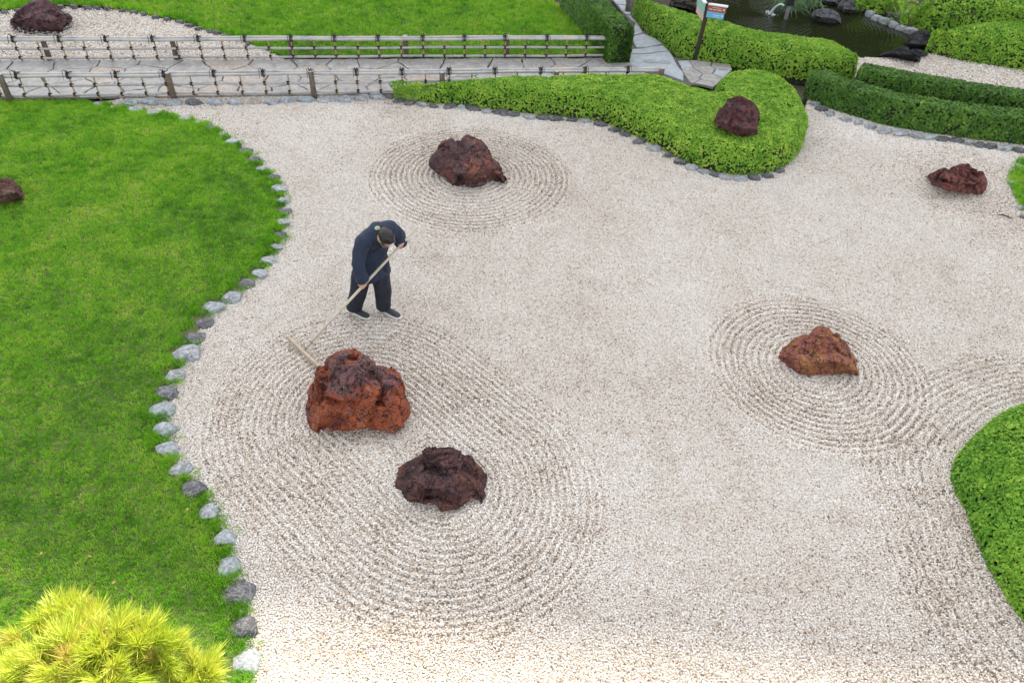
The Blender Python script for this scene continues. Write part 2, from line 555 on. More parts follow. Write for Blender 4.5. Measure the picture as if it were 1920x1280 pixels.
# ------------------------------------------------------------------ outlines read off the photograph (pixels of the 1920 x 1280 frame)
EDGE = [(185, 196), (213, 202), (253, 207), (287, 213), (345, 224), (372, 231), (395, 240), (416, 254), (433, 267), (459, 282), (473, 300), (487, 317), (510, 333), (521, 355), (528, 376), (530, 396),
        (528, 418), (522, 440), (516, 463), (499, 488), (485, 513), (457, 531), (432, 555), (397, 576), (377, 603), (360, 630), (345, 663), (325, 702), (313, 735), (301, 768), (308, 804), (314, 842), (335, 879),
        (362, 916), (391, 960), (421, 1008), (424, 1060), (445, 1113), (453, 1178), (458, 1242), (470, 1320), (480, 1420)]
sizes = [24, 18, 30, 30, 26, 24, 26, 26, 28, 30, 30, 28, 28, 32, 30, 30, 28, 30, 26, 30, 32, 34, 40, 44, 40, 44, 52, 42, 44, 46, 44, 46, 42, 44, 38, 40, 48, 54, 50, 52]
LAWN = poly([(-330, 192)] + [(0, 191), (150, 190)] + [(x + 4 + y * .006, y) for x, y in EDGE] + [(-330, 1420)])
HEDGE_A = smooth_closed(poly([(735, 183), (775, 193), (860, 198), (960, 211), (1060, 221), (1130, 229), (1185, 254), (1240, 281), (1295, 309), (1340, 325), (1392, 330), (1440, 327), (1480, 311), (1502, 279)]
                  + [(1517, 235, .25), (1521, 205, .5), (1511, 178, .5), (1490, 152, .5), (1460, 131, .5), (1420, 122, .5), (1380, 124, .5), (1352, 134, .5), (1340, 152, .5), (1362, 166, .5), (1335, 166, .5), (1300, 156, .5), (1268, 145, .5), (1238, 134, .5), (1200, 131, .5), (1000, 136, .5), (830, 144, .45), (745, 152, .4)]), it=2)
GRAVEL = poly([(x - 8, y) for x, y in EDGE] + [(900, 1440), (2180, 1440), (2200, 900), (2200, 330), (1920, 268), (1800, 250), (1660, 235), (1560, 203), (1520, 178), (1480, 285), (1390, 310), (1300, 295), (1180, 238), (1100, 215), (900, 190), (735, 172), (500, 180), (240, 183)])
HEDGE_G = smooth_closed(poly([(1920, 728, .42), (1866, 766, .40), (1818, 816, .35), (1794, 868, .25), (1793, 915, .10), (1806, 960), (1822, 1010), (1842, 1060), (1872, 1110), (1905, 1160), (1960, 1225), (2060, 1240), (2200, 1100), (2230, 900), (2120, 735, .4), (2010, 708, .42)]), it=2)
RING1, RING2, RING3 = P(880, 331)[:2], P(1532, 692)[:2], P(1800, 338)[:2]
CAPA, CAPB = P(668, 772)[:2], P(835, 925)[:2]

def rakes(p):
    """distance fields of the raked rings: list of (distance, inner, outer, amplitude)"""
    w = 0.05 * fbm(p, 0.9, 2, 5)
    d1 = np.linalg.norm((p - RING1), axis=1) + w
    d2 = np.linalg.norm((p - RING2), axis=1) + w
    d3 = np.linalg.norm((p - RING3), axis=1) + w
    e = CAPB - CAPA
    t = np.clip(((p - CAPA) @ e) / (e @ e), 0, 1)
    d4 = np.linalg.norm(p - CAPA - t[:, None] * e, axis=1) + w
    d5 = -sdist(p, HEDGE_G) + w
    return [(d1, .35, 1.70, 1.2), (d2, .30, 1.40, 1.4), (d3, .3, 1.25, .55), (d4, .35, 1.72, .85), (d5, .05, .95, .75)]
SP = 0.105
def gravel_h(p):
    z = 0.012 * fbm(p, 1.1, 3, 2)
    for (d, a, bb, amp), sp in zip(rakes(p), (.088, .086, .088, .078, .085)):
        k = np.clip((d - a) / .12, 0, 1) * np.clip((bb - d) / .22, 0, 1)
        patch = np.clip(0.85 + 0.7 * fbm(p, 0.8, 2, 9), 0.45, 1.15)
        z = z + k * amp * patch * 0.0098 * np.cos(2 * np.pi * d / sp)
        z = z + 0.014 * amp * np.exp(-((d - bb - .03) / .07) ** 2)           # the ridge thrown up outside the last furrow
        z = z + 0.045 * min(amp, 1) * np.clip(1 - np.maximum(d - a, 0) / .55, 0, 1)    # slightly heaped against the rock
    return z
def raked(p):
    k = np.zeros(len(p))
    for d, a, bb, amp in rakes(p):
        k = np.maximum(k, amp * np.clip((bb + .1 - d) / .2, 0, 1))
    return np.clip(k, 0, 1)

# ------------------------------------------------------------------ ground
g = mo('ground', [(-300, -300, -.12), (300, -300, -.12), (300, 300, -.12), (-300, 300, -.12)], [(0, 1, 2, 3)], M['ground'])
tag(g, kind='structure')

def pebble_meshes():
    out = []
    for k in range(6):
        v, f = ICO[1]
        r = np.random.default_rng(k)
        w = v * (1 + r.uniform(-.28, .22, (len(v), 1))) * np.array([1.0, r.uniform(.65, .95), r.uniform(.5, .75)])
        out.append(mesh('pebble', w, f, M['pebble']))
    return out
PEB = protos('pebble_kinds', pebble_meshes())
def gravel_area(name, pg, step_near, hf, label=None, rk=None, size=1.0):
    v, f = heightfield(pg, 0.03 if len(pg) > 30 else 0.06, lambda p: hf(p) - 0.004)
    p = jgrid(pg, step_near, 0.62)
    p = p[cull(p, 200)]
    q = proj(np.column_stack([p, np.zeros(len(p))]))
    far = np.linalg.norm(p, axis=1)
    p = p[RNG.random(len(p)) < np.clip(1.25 - far / 26, .55, 1)]
    z = hf(p)
    n = len(p)
    k = rk(p) if rk else np.zeros(n)
    s = RNG.uniform(.0066, .0118, n) * (0.92 + 0.20 * k) * size
    s[RNG.random(n) < .015] *= 1.4
    far = np.linalg.norm(p, axis=1)
    s *= np.clip(far / 12, 1, 1.35)
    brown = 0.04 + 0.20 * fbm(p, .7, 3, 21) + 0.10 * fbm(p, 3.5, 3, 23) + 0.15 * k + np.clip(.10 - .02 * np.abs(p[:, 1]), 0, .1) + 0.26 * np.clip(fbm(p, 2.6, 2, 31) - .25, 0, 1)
    if rk:                                   # troughs toned browner: turned-up brown pebbles plus furrow shade put into the tone
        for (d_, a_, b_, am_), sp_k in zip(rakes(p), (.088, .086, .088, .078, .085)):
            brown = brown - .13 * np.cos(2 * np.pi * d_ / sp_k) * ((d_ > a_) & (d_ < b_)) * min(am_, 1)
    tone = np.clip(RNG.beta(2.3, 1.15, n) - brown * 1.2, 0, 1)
    rot = RNG.uniform(-.5, .5, (n, 3)) * np.array([1, 1, 0]) + np.column_stack([np.zeros((n, 2)), RNG.uniform(0, 6.28, n)])
    pts = np.column_stack([p, z + s * .15 + RNG.uniform(-.004, .004, n)])
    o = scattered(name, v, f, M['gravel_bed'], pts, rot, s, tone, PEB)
    tag(o, kind='stuff', label=label, cat='gravel')
    return o
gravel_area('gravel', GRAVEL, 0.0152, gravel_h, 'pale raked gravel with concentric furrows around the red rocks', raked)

# upper gravel bed round the far left rock, and the one by the pond
UPG = poly([(-330, 32), (0, 23), (33, 19), (115, 13), (200, 17), (250, 23), (292, 33), (336, 41), (374, 54), (407, 62), (442, 73), (480, 87), (540, 118), (-330, 128)])
RING7 = P(72, 48)[:2]
def up_h(p):
    d = np.linalg.norm(p - RING7, axis=1)
    return 0.012 * fbm(p, 1.1, 3, 2) + .014 * np.cos(2 * np.pi * d / .13) * np.clip((2.3 - d) / .2, 0, 1)
gravel_area('gravel', UPG, 0.036, up_h, 'pale gravel bed behind the bamboo fences around the purple rock', None, 1.45)
PDG = poly([(1585, 118), (1605, 108), (1650, 109), (1700, 104), (1745, 98), (1800, 108), (1920, 130), (2150, 165), (2150, 235), (1920, 205), (1700, 160), (1610, 150)])
gravel_area('gravel', PDG, 0.036, lambda p: 0.02 * fbm(p, 1.0, 3, 8), 'pale gravel strip between the pond and the twin box hedges', None, 1.45)

# ------------------------------------------------------------------ lawns
def tuft_meshes(n, h, w, spread, seed, lean=.55):
    out = []
    for k in range(4):
        r = random.Random(seed + k)
        v, f = [], []
        for _ in range(n):
            a, q = r.uniform(0, 6.28), spread * math.sqrt(r.random())
            x, y = q * math.cos(a), q * math.sin(a)
            d = a + r.uniform(-1.2, 1.2)
            le, hh, ww = r.uniform(.1, lean), h * r.uniform(.55, 1.1), w * r.uniform(.7, 1.2)
            c, s = math.cos(d), math.sin(d)
            px, py = -s * ww / 2, c * ww / 2
            m1, m2 = le * hh * .35, le * hh * 1.15
            z1, z2 = hh * .55, hh * (1 - .35 * le)
            i = len(v)
            v += [(x - px, y - py, 0), (x + px, y + py, 0), (x + c * m1 + px * .8, y + s * m1 + py * .8, z1), (x + c * m1 - px * .8, y + s * m1 - py * .8, z1), (x + c * m2, y + s * m2, z2)]
            f += [(i, i + 1, i + 2, i + 3), (i + 3, i + 2, i + 4)]
        out.append(mesh('tuft', v, f, M['grass']))
    return out
TUFT = protos('tuft_kinds', tuft_meshes(26, .042, .0042, .042, 11))
def lawn_area(name, pg, step, hf, label, shag=None, size=1.0, tn=0.0):
    v, f = heightfield(pg, .07, lambda p: hf(p), True)
    p = jgrid(pg, step, .6)
    p = p[cull(p, 200)]
    if pg is LAWN:
        ew = EDGE_W[:40] + np.array([.015, -.01])
        rad_ = np.array([w_ * np.linalg.norm(P(x + 1, y)[:2] - P(x, y)[:2]) * .5 for (x, y), w_ in zip(EDGE, sizes)])
        near = dist_line(p, EDGE_W, False) < .35
        clear = np.ones(len(p), bool)
        clear[near] = np.min(np.linalg.norm(p[near][:, None] - ew[None], axis=2) / rad_[None], axis=1) > .95
        p = p[clear]
    n = len(p)
    z = hf(p)
    d = dist_line(p, shag, False) if shag is not None else np.full(n, 9.)
    sh = np.clip(1 - d / .28, 0, 1)
    dark = fbm(p, .55, 3, 41)
    t = .42 + .16 * dark + .24 * fbm(p, 2.2, 3, 43) + .24 * fbm(p, 7, 2, 44) + RNG.normal(0, .16, n) - .16 * sh + tn
    dry = np.clip(fbm(p, 1.3, 3, 47) - .33, 0, 1)
    t = np.clip(t + dry * 1.0, 0, 1)
    s = size * RNG.uniform(.75, 1.25, n) * (1 + .15 * fbm(p, 1.5, 2, 45) + 1.0 * sh * np.clip(.6 + fbm(p, 3.0, 2, 48), 0, 1.3))
    scl = np.column_stack([s * (1 - .1 * sh), s * (1 - .1 * sh), s])
    rot = np.column_stack([RNG.normal(0, .16, (n, 2)), RNG.uniform(0, 6.28, n)])
    pz = np.column_stack([p, z])
    if name == 'lawn' and pg is LAWN:          # shaggy grass pushing out between the stones
        k_ = RNG.integers(0, 39, 1500)
        u_ = RNG.random(1500)[:, None]
        e = ew[k_] * (1 - u_) + ew[k_ + 1] * u_ + RNG.normal(0, .055, (1500, 2))
        free = np.min(np.linalg.norm(e[:, None] - ew[None], axis=2) / rad_[None], axis=1) > 1.0
        e = e[free]; m_ = len(e)
        pz = np.vstack([pz, np.column_stack([e, np.full(m_, .012)])])
        se = RNG.uniform(.9, 1.6, m_)
        scl = np.vstack([scl, np.column_stack([se * .9, se * .9, se])])
        rot = np.vstack([rot, np.column_stack([RNG.normal(0, .3, (m_, 2)), RNG.uniform(0, 6.28, m_)])])
        t = np.r_[t, np.clip(RNG.normal(.32, .15, m_), 0, 1)]
    o = scattered(name, v, f, M['soil'], pz, rot, scl, t, TUFT)
    return tag(o, kind='stuff', label=label, cat='lawn')
EDGE_W = poly(EDGE)
def lawn_h(p):
    d = np.clip(sdist(p, LAWN), 0, 3)
    return .015 + .11 * (1 - np.exp(-d / .7)) + .012 * fbm(p, .8, 2, 3)
lawn_area('lawn', LAWN, .041, lawn_h, 'bright green lawn bounded by the curving row of edging stones', EDGE_W)
UPL = poly([(-330, 30), (0, 22), (33, 18), (115, 12), (200, 16), (250, 22), (292, 32), (336, 40), (374, 53), (407, 61), (442, 72), (480, 86), (530, 108), (900, 112), (1135, 108), (1110, 72), (1035, 0), (975, -110), (-330, -110)])
UPEDGE = poly([(33, 18), (115, 12), (200, 16), (250, 22), (292, 32), (336, 40), (374, 53), (407, 61), (442, 72), (480, 86)])
def upl_h(p):
    d = np.clip(sdist(p, UPL), 0, 6)
    return .02 + .30 * (1 - np.exp(-d / 2.0)) + .02 * fbm(p, .7, 2, 6)
lawn_area('lawn', UPL, .062, upl_h, 'far lawn behind the upper bamboo fence', UPEDGE, 1.45)
RTL = smooth_closed(poly([(1915, 298), (1896, 316), (1889, 340), (1898, 356), (1904, 372), (1909, 386), (1925, 402), (1990, 420), (2160, 420), (2160, 300)]), it=1)
lawn_area('lawn', RTL, .055, lambda p: .02 + .10 * (1 - np.exp(-np.clip(sdist(p, RTL), 0, 3) / .5)), 'small corner of lawn beside the pitted red rock', RTL, 1.1)

# ------------------------------------------------------------------ stone paths
M['flag'] = stone_mat('flagstone', (0.20, 0.19, 0.18), (0.31, 0.30, 0.29), (0.43, 0.42, 0.40), (0.22, 0.20, 0.18), 4.0)
M['flag_b'] = stone_mat('blue_flagstone', (0.24, 0.27, 0.30), (0.34, 0.375, 0.41), (0.44, 0.47, 0.50), (0.28, 0.30, 0.32), 4.0)
M['flag_t'] = stone_mat('tan_flagstone', (0.24, 0.20, 0.17), (0.36, 0.31, 0.27), (0.46, 0.41, 0.37), (0.24, 0.20, 0.17), 4.0)
M['mortar'] = plain('mortar', (0.10, 0.095, 0.08), 0.95, 0.4, 12)
def clip_half(pg, a, b_):
    """keep the side of the bisector of a,b_ nearer to a"""
    n, m_ = b_ - a, (a + b_) / 2
    out = []
    for i in range(len(pg)):
        p, q = pg[i], pg[(i + 1) % len(pg)]
        dp, dq = (p - m_) @ n, (q - m_) @ n
        if dp <= 0:
            out.append(p)
        if dp * dq < 0:
            out.append(p + (q - p) * dp / (dp - dq))
    return out
def slab(parent, pg, z, th, mat, gap=.012, seed=0):
    pg = np.asarray(pg)
    c = pg.mean(0)
    # roughen the outline a little, then shrink it for the joint
    r = np.random.default_rng(seed)
    q = []
    for i in range(len(pg)):
        a, b_ = pg[i], pg[(i + 1) % len(pg)]
        k = max(1, int(np.linalg.norm(b_ - a) / .12))
        for j in range(k):
            q.append(a + (b_ - a) * j / k + (r.normal(0, .009, 2) if j else 0))
    q = np.array(q)
    dv = c - q
    ln = np.linalg.norm(dv, axis=1)[:, None]
    q1 = q + dv / np.maximum(ln, 1e-6) * gap
    q2 = q + dv / np.maximum(ln, 1e-6) * (gap + .012)
    n = len(q)
    tilt = r.normal(0, .008, 2)
    zt = lambda u: z + (u - c) @ tilt + r.normal(0, .0015, len(u))
    v = np.vstack([np.column_stack([q1, np.full(n, z - th)]), np.column_stack([q1, zt(q1) - .008]), np.column_stack([q2, zt(q2)])])
    f = []
    for i in range(n):
        j = (i + 1) % n
        f += [(i, j, n + j, n + i), (n + i, n + j, 2 * n + j, 2 * n + i)]
    f.append(tuple(range(2 * n, 3 * n)))
    return mo('flagstone', v, f, mat, parent)
def ccw(pg):
    pg = np.asarray(pg)
    x, y = pg.T
    return pg if (x * np.roll(y, -1) - y * np.roll(x, -1)).sum() > 0 else pg[::-1]
def flagstones(parent, pg, cell, z, mats, seed=0, aniso=1.0):
    r = np.random.default_rng(seed)
    x0, y0 = pg.min(0); x1, y1 = pg.max(0)
    seeds = []
    tries = 0
    while tries < 6000:
        tries += 1
        s_ = np.array([r.uniform(x0, x1), r.uniform(y0, y1)])
        if not inside(s_[None], pg)[0]:
            continue
        if all(((s_ - o_)[0] / aniso) ** 2 + (s_ - o_)[1] ** 2 > cell ** 2 for o_ in seeds):
            seeds.append(s_)
    seeds = np.array(seeds)
    for i, s_ in enumerate(seeds):
        c_ = [p for p in ccw(pg)]
        o = np.argsort(((seeds - s_) ** 2).sum(1))[1:22]
        for j in o:
            c_ = clip_half(c_, s_, seeds[j])
            if len(c_) < 3:
                break
        if len(c_) >= 3:
            slab(parent, c_, z, .05, mats[int(r.random() ** 1.4 * len(mats))], .012, seed * 100 + i)
F1A, F1B = P(-330, 119)[:2], P(1166, 112)[:2]
F2A, F2B = P(-330, 192)[:2], P(1236, 173)[:2]
PATH1 = ccw(np.array([F2A, F2B + (F2B - F2A) * .02, F1B, F1A]))
path = mo('stone_path', np.column_stack([PATH1, np.full(4, .012)]), [(0, 1, 2, 3)], M['mortar'])
tag(path, kind='structure', label='crazy paved stone path running between the two bamboo fences')
flagstones(path, PATH1, .50, .045, [M['flag'], M['flag'], M['flag_t'], M['flag']], 4, 1.25)
side_px = crop([(180, -60), (420, -60), (470, 170), (520, 250), (660, 400), (860, 560), (1000, 680), (1160, 870), (1290, 880), (1500, 900), (1850, 960), (1750, 1290), (1300, 1290), (900, 1150), (400, 1010), (370, 900), (480, 760), (520, 600), (550, 430), (430, 270), (330, 150)], 1120, 0, 8)
SIDE = ccw(poly(side_px))
sp_ = mo('stone_path', np.column_stack([SIDE, np.full(len(SIDE), .008)]), [tuple(range(len(SIDE)))], M['mortar'])
tag(sp_, kind='structure', label='side path of broad bluish stone slabs between the hedges')
for k, pts in enumerate([
    [(545, 548), (680, 517), (640, 440), (572, 372), (548, 430)],
    [(525, 565), (690, 524), (860, 600), (985, 690), (840, 718), (700, 738), (580, 735), (540, 650)],
    [(475, 772), (700, 745), (985, 700), (1070, 790), (900, 805), (720, 828), (600, 830), (462, 828)],
    [(395, 905), (460, 838), (720, 838), (900, 815), (1075, 800), (1130, 880), (1200, 1010), (1275, 1100), (1290, 1240), (1000, 1130), (600, 1035), (500, 985)],
    [(435, 252), (500, 257), (570, 335), (640, 430), (570, 362), (500, 320)], [(380, 195), (500, 207), (495, 245), (432, 243)],
    [(300, 92), (440, 110), (445, 185), (372, 187)], [(190, -50), (400, -50), (440, 100), (290, 85)]]):
    slab(sp_, ccw(poly(crop(pts, 1120, 0, 8))), .04, .04, M['flag_b'], .008, 900 + k)
flagstones(sp_, ccw(poly(crop([(530, 560), (700, 555), (1000, 590), (1020, 640), (850, 800), (650, 760), (590, 690)], 1160, 0, 4.8))), .34, .036, [M['flag'], M['flag_b'], M['flag']], 6)
m, nt, b = new_mat('puddle_water')
b.inputs['Base Color'].default_value = (.30, .33, .36, 1); b.inputs['Roughness'].default_value = .03; b.inputs['IOR'].default_value = 1.33
M['puddle'] = m
pd = smooth_closed(poly(crop([(665, 918), (730, 892), (820, 895), (890, 925), (960, 900), (1060, 905), (1120, 940), (1080, 962), (960, 950), (880, 945), (780, 952)], 1120, 0, 8), .046), it=2)
o = mo('puddle', np.column_stack([pd, np.full(len(pd), .0465)]), [tuple(range(len(pd)))], M['puddle'])
tag(o, 'small puddle of rainwater on the bluish stone slab', 'puddle')

# ------------------------------------------------------------------ pond
m, nt, b = new_mat('pond_water')
co = coords(nt)
b.inputs['Base Color'].default_value = (.016, .020, .008, 1)
b.inputs['Roughness'].default_value = .04
b.inputs['IOR'].default_value = 1.33
n1 = noise(nt, co, 3.0, 3, .5, .6)
wv = nt.nodes.new('ShaderNodeTexWave'); wv.wave_type = 'RINGS'; wv.rings_direction = 'Z'
mp = nt.nodes.new('ShaderNodeMapping')
fc = P(1437, 30)
mp.inputs['Location'].default_value = (-fc[0], -fc[1], 0)
nt.links.new(co, mp.inputs[0]); nt.links.new(mp.outputs[0], wv.inputs['Vector'])
wv.inputs['Scale'].default_value = 3.4; wv.inputs['Distortion'].default_value = 3.5; wv.inputs['Detail'].default_value = 3
ad = nt.nodes.new('ShaderNodeMath'); ad.operation = 'ADD'
nt.links.new(n1, ad.inputs[0]); nt.links.new(wv.outputs['Fac'], ad.inputs[1])
bump(nt, b, ad.outputs[0], .22, .03)
M['water'] = m
POND = poly([(1270, 20), (1320, 40), (1420, 62), (1560, 100), (1605, 110), (1660, 110), (1735, 100), (1745, 75), (1700, 50), (1640, 30), (1615, 5), (1625, -120), (1240, -120)])
o = mo('pond_water', np.column_stack([ccw(POND), np.full(len(POND), -.02)]), [tuple(range(len(POND)))], M['water'])
tag(o, kind='structure')

# ------------------------------------------------------------------ unseen tower, added and sized so that its shade covers the garden
M['tower'] = plain('tower_wall', (0.30, 0.29, 0.27), 0.8, 0.15, 0.2)
M['tower_glass'] = plain('tower_glass', (0.05, 0.06, 0.07), 0.15, 0.2, 0.3)
LA, LB = P(450, 1228), P(1250, 1312)
ld = (LB - LA) / np.linalg.norm(LB - LA)
tc = (LA + LB) / 2 + np.array(SUNV) * (75 / math.cos(SUN_EL))
th_ = tc[2]
nrm = np.array([-ld[1], ld[0], 0])
tw = empty('shade_tower', (tc[0] + nrm[0] * 9, tc[1] + nrm[1] * 9, 0))
tag(tw, 'tall grey unseen tower with window bands, added beyond the pond to shade the garden', 'building')
rot = np.column_stack([ld, nrm, [0, 0, 1]])
mb = MB(); mb.box((tc[0] + nrm[0] * 9, tc[1] + nrm[1] * 9, th_ / 2), (64, 18, th_), rot); mb.build('wall', M['tower'], tw)
for k in range(int(th_ / 3.6) - 1):
    mb = MB(); c_ = tc + nrm * (-.05)
    mb.box((c_[0], c_[1], 4.2 + 3.6 * k), (60, .2, 1.6), rot)
    mb.build('window', M['tower_glass'], tw)

# ------------------------------------------------------------------ hedges and clipped azalea mounds
def leafcluster(nl, ln, wd, mat, seed, up=.5):
    out = []
    for k in range(4):
        r = random.Random(seed + k)
        v, f = [], []
        for q in range(nl):
            a = 6.283 * q / nl * 1.9 + r.uniform(-.5, .5)
            el = r.uniform(.05, 1.2) * up * 1.6
            l_, w_ = ln * r.uniform(.7, 1.15), wd * r.uniform(.75, 1.15)
            d = np.array([math.cos(a) * math.cos(el), math.sin(a) * math.cos(el), math.sin(el)])
            s_ = np.array([-math.sin(a), math.cos(a), r.uniform(-.35, .35)])
            n_ = np.cross(d, s_)
            o_ = np.array([r.uniform(-.25, .25) * ln, r.uniform(-.25, .25) * ln, r.uniform(-.35, .25) * ln])
            i = len(v)
            v += [o_, o_ + d * l_ * .5 + s_ * w_ / 2 + n_ * w_ * .12, o_ + d * l_, o_ + d * l_ * .5 - s_ * w_ / 2 + n_ * w_ * .12]
            f += [(i, i + 1, i + 2), (i, i + 2, i + 3)]
        out.append(mesh('leaves', v, f, mat))
    return out
AZA = protos('azalea_kinds', leafcluster(10, .027, .014, M['azalea'], 50, .40))
BOX = protos('box_kinds', leafcluster(9, .030, .017, M['box'], 70, .5))

def hedge(name, label, pg, h, r, pe, coll, step, size, cat='hedge', tone0=.5, lump=.02, group=None, gaps=.25, seed=0, taper=None):
    pg = ccw(pg)
    c = pg.mean(0)
    tp = (lambda q: taper[2] + (1 - taper[2]) * np.clip((q[:, 0] - taper[0]) / (taper[1] - taper[0]), 0, 1)) if taper else (lambda q: np.ones(len(q)))
    e = empty(name, (c[0], c[1], 0))
    tag(e, label, cat, group)
    def prof(p, inset=0.0):
        d = sdist(p, pg) - inset
        u = np.clip(1 - d / r, 0, 1)
        z = h * (1 - u ** pe) ** (1 / pe) * (1 + lump * 1.5 * fbm(p, 1.3, 3, seed + 60)) * tp(p)
        return np.where(d > 0, z, -.05), d
    v, f = heightfield(pg, .05, lambda p: prof(p, .04)[0] - .035)
    # leaves over the top ...
    p = jgrid(pg, step, .6)
    z, d = prof(p)
    ee = .02
    gx = (prof(p + [ee, 0])[0] - prof(p - [ee, 0])[0]) / (2 * ee)
    gy = (prof(p + [0, ee])[0] - prof(p - [0, ee])[0]) / (2 * ee)
    sl = np.hypot(gx, gy)
    k = (sl < 1.3) & (d > .01)
    P1, N1 = np.column_stack([p, z])[k], np.column_stack([-gx, -gy, np.ones(len(p))])[k]
    # ... and down the sides
    a = np.linspace(0, math.pi / 2, 60)
    off, zz = r * (1 - np.cos(a) ** (2 / pe)), h * np.sin(a) ** (2 / pe)
    arc = np.r_[0, np.cumsum(np.hypot(np.diff(off), np.diff(zz)))]
    seg = np.roll(pg, -1, 0) - pg
    ln = np.linalg.norm(seg, axis=1)
    per = np.r_[0, np.cumsum(ln)]
    n = int(per[-1] * arc[-1] / step ** 2)
    s = RNG.random(n) * per[-1]
    i = np.clip(np.searchsorted(per, s) - 1, 0, len(pg) - 1)
    t = (s - per[i]) / ln[i]
    b_ = pg[i] + seg[i] * t[:, None]
    nv = np.column_stack([-seg[:, 1], seg[:, 0]]) / ln[:, None]
    nv = nv[i] * (1 - t[:, None]) + np.roll(nv, -1, 0)[i] * t[:, None]
    al = RNG.random(n) * arc[-1]
    of, z2 = np.interp(al, arc, off), np.interp(al, arc, zz)
    so = np.gradient(zz, arc + np.arange(60) * 1e-9)
    sn = np.interp(al, arc, so)
    keep = (sn > .72) & (RNG.random(n) > gaps * np.clip(1.2 - z2 / h * 1.6, 0, 1))
    P2 = np.column_stack([b_ + nv * of[:, None], z2 * tp(b_)])[keep]
    N2 = np.column_stack([-nv * sn[:, None], np.sqrt(np.clip(1 - sn ** 2, 0, 1)) + .25])[keep]
    pts, nn = np.vstack([P1, P2]), np.vstack([N1, N2])
    nn = nn / np.linalg.norm(nn, axis=1)[:, None]
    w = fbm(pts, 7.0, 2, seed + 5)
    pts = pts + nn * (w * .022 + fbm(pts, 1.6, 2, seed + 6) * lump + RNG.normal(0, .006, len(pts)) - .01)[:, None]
    ok = cull(pts, 700)
    hole = fbm(pts, 3.2, 3, seed + 8) < -.52
    ok &= ~(hole & (RNG.random(len(pts)) < .5))
    pts, nn, w = pts[ok], nn[ok], w[ok]
    nn = nn + RNG.normal(0, .28, nn.shape)
    n = len(pts)
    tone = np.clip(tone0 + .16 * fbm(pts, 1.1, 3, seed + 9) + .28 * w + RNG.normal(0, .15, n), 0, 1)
    scl = RNG.uniform(.75, 1.25, n) * size
    o = scattered('foliage', v, f, M['core'], pts, euler_from_normal(nn), scl, tone, coll, e)
    tag(o, kind='stuff')
    # a few stems under the skirt
    rr = random.Random(seed)
    for _ in range(7):
        q = pg[rr.randrange(len(pg))]
        q = q + (c - q) / np.linalg.norm(c - q) * .10
        mb = MB()
        mb.tube([(q[0], q[1], -.06), (q[0] + rr.uniform(-.04, .04), q[1] + rr.uniform(-.03, .03), h * .35)], [.014, .008], 6)
        mb.build('stem', M['twig'], e, True)
    return e
hedge('azalea_hedge', 'long clipped azalea hedge with a curled end around a dark red rock', HEDGE_A, .50, .22, 2.4, AZA, .0215, .85, seed=1, tone0=.56, lump=.022, gaps=.6, taper=(P(735, 180)[0], P(960, 200)[0], .72))
HB = smooth_closed(poly([(1184, 30), (1190, 44), (1204, 58), (1232, 78), (1256, 97), (1275, 110), (1310, 116), (1370, 124), (1440, 138), (1500, 150), (1560, 156), (1598, 152), (1606, 139, .1), (1603, 118, .3), (1598, 98, .45), (1592, 82, .6), (1570, 71, .6),
                         (1530, 64, .6), (1490, 58, .6), (1440, 53, .6), (1400, 46, .6), (1360, 32, .6), (1310, 22, .6), (1260, 8, .6), (1215, 0, .5), (1192, 5, .3)]), it=2)
hedge('azalea_hedge', 'clipped azalea hedge between the side path and the pond, with the signpost in it', HB, .60, .30, 2.3, AZA, .024, .92, seed=2, tone0=.52, lump=.03)
hedge('azalea_mound', 'rounded clipped azalea mound in the raked gravel with furrows curving round it', HEDGE_G, .62, .85, 2.1, AZA, .0195, .85, 'shrub', .42, .02, seed=3, gaps=.1)
HF = smooth_closed(poly([(1748, 102), (1790, 113), (1850, 122), (1900, 130), (2000, 146), (2160, 170), (2160, 60, .7), (2000, 42, .7), (1920, 32, .7), (1850, 26, .7), (1790, 31, .7), (1754, 47, .6), (1742, 72, .35)]), it=2)
hedge('azalea_mound', 'broad clipped azalea mound at the edge of the pond gravel strip', HF, .70, .70, 2.2, AZA, .025, .98, 'shrub', .52, .05, seed=4)
HF2 = smooth_closed(poly([(1690, 40), (1735, 62), (1800, 60), (2000, 70), (2160, 60), (2160, -60, .8), (2000, -50, .8), (1850, -45, .8), (1740, -18, .8), (1700, 8, .6)]), it=2)
hedge('azalea_mound', 'lumpy azalea mound behind the one at the gravel strip', HF2, .80, .75, 2.2, AZA, .034, 1.3, 'shrub', .55, .08, seed=5)
HF3 = smooth_closed(poly([(1612, 20), (1648, 27), (1684, 23), (1695, -8, .5), (1650, -28, .5), (1608, -12, .5)]), it=2)
hedge('azalea_mound', 'small clipped azalea mound above the pond edge rocks', HF3, .50, .45, 2.2, AZA, .034, 1.3, 'shrub', .45, .05, seed=6)

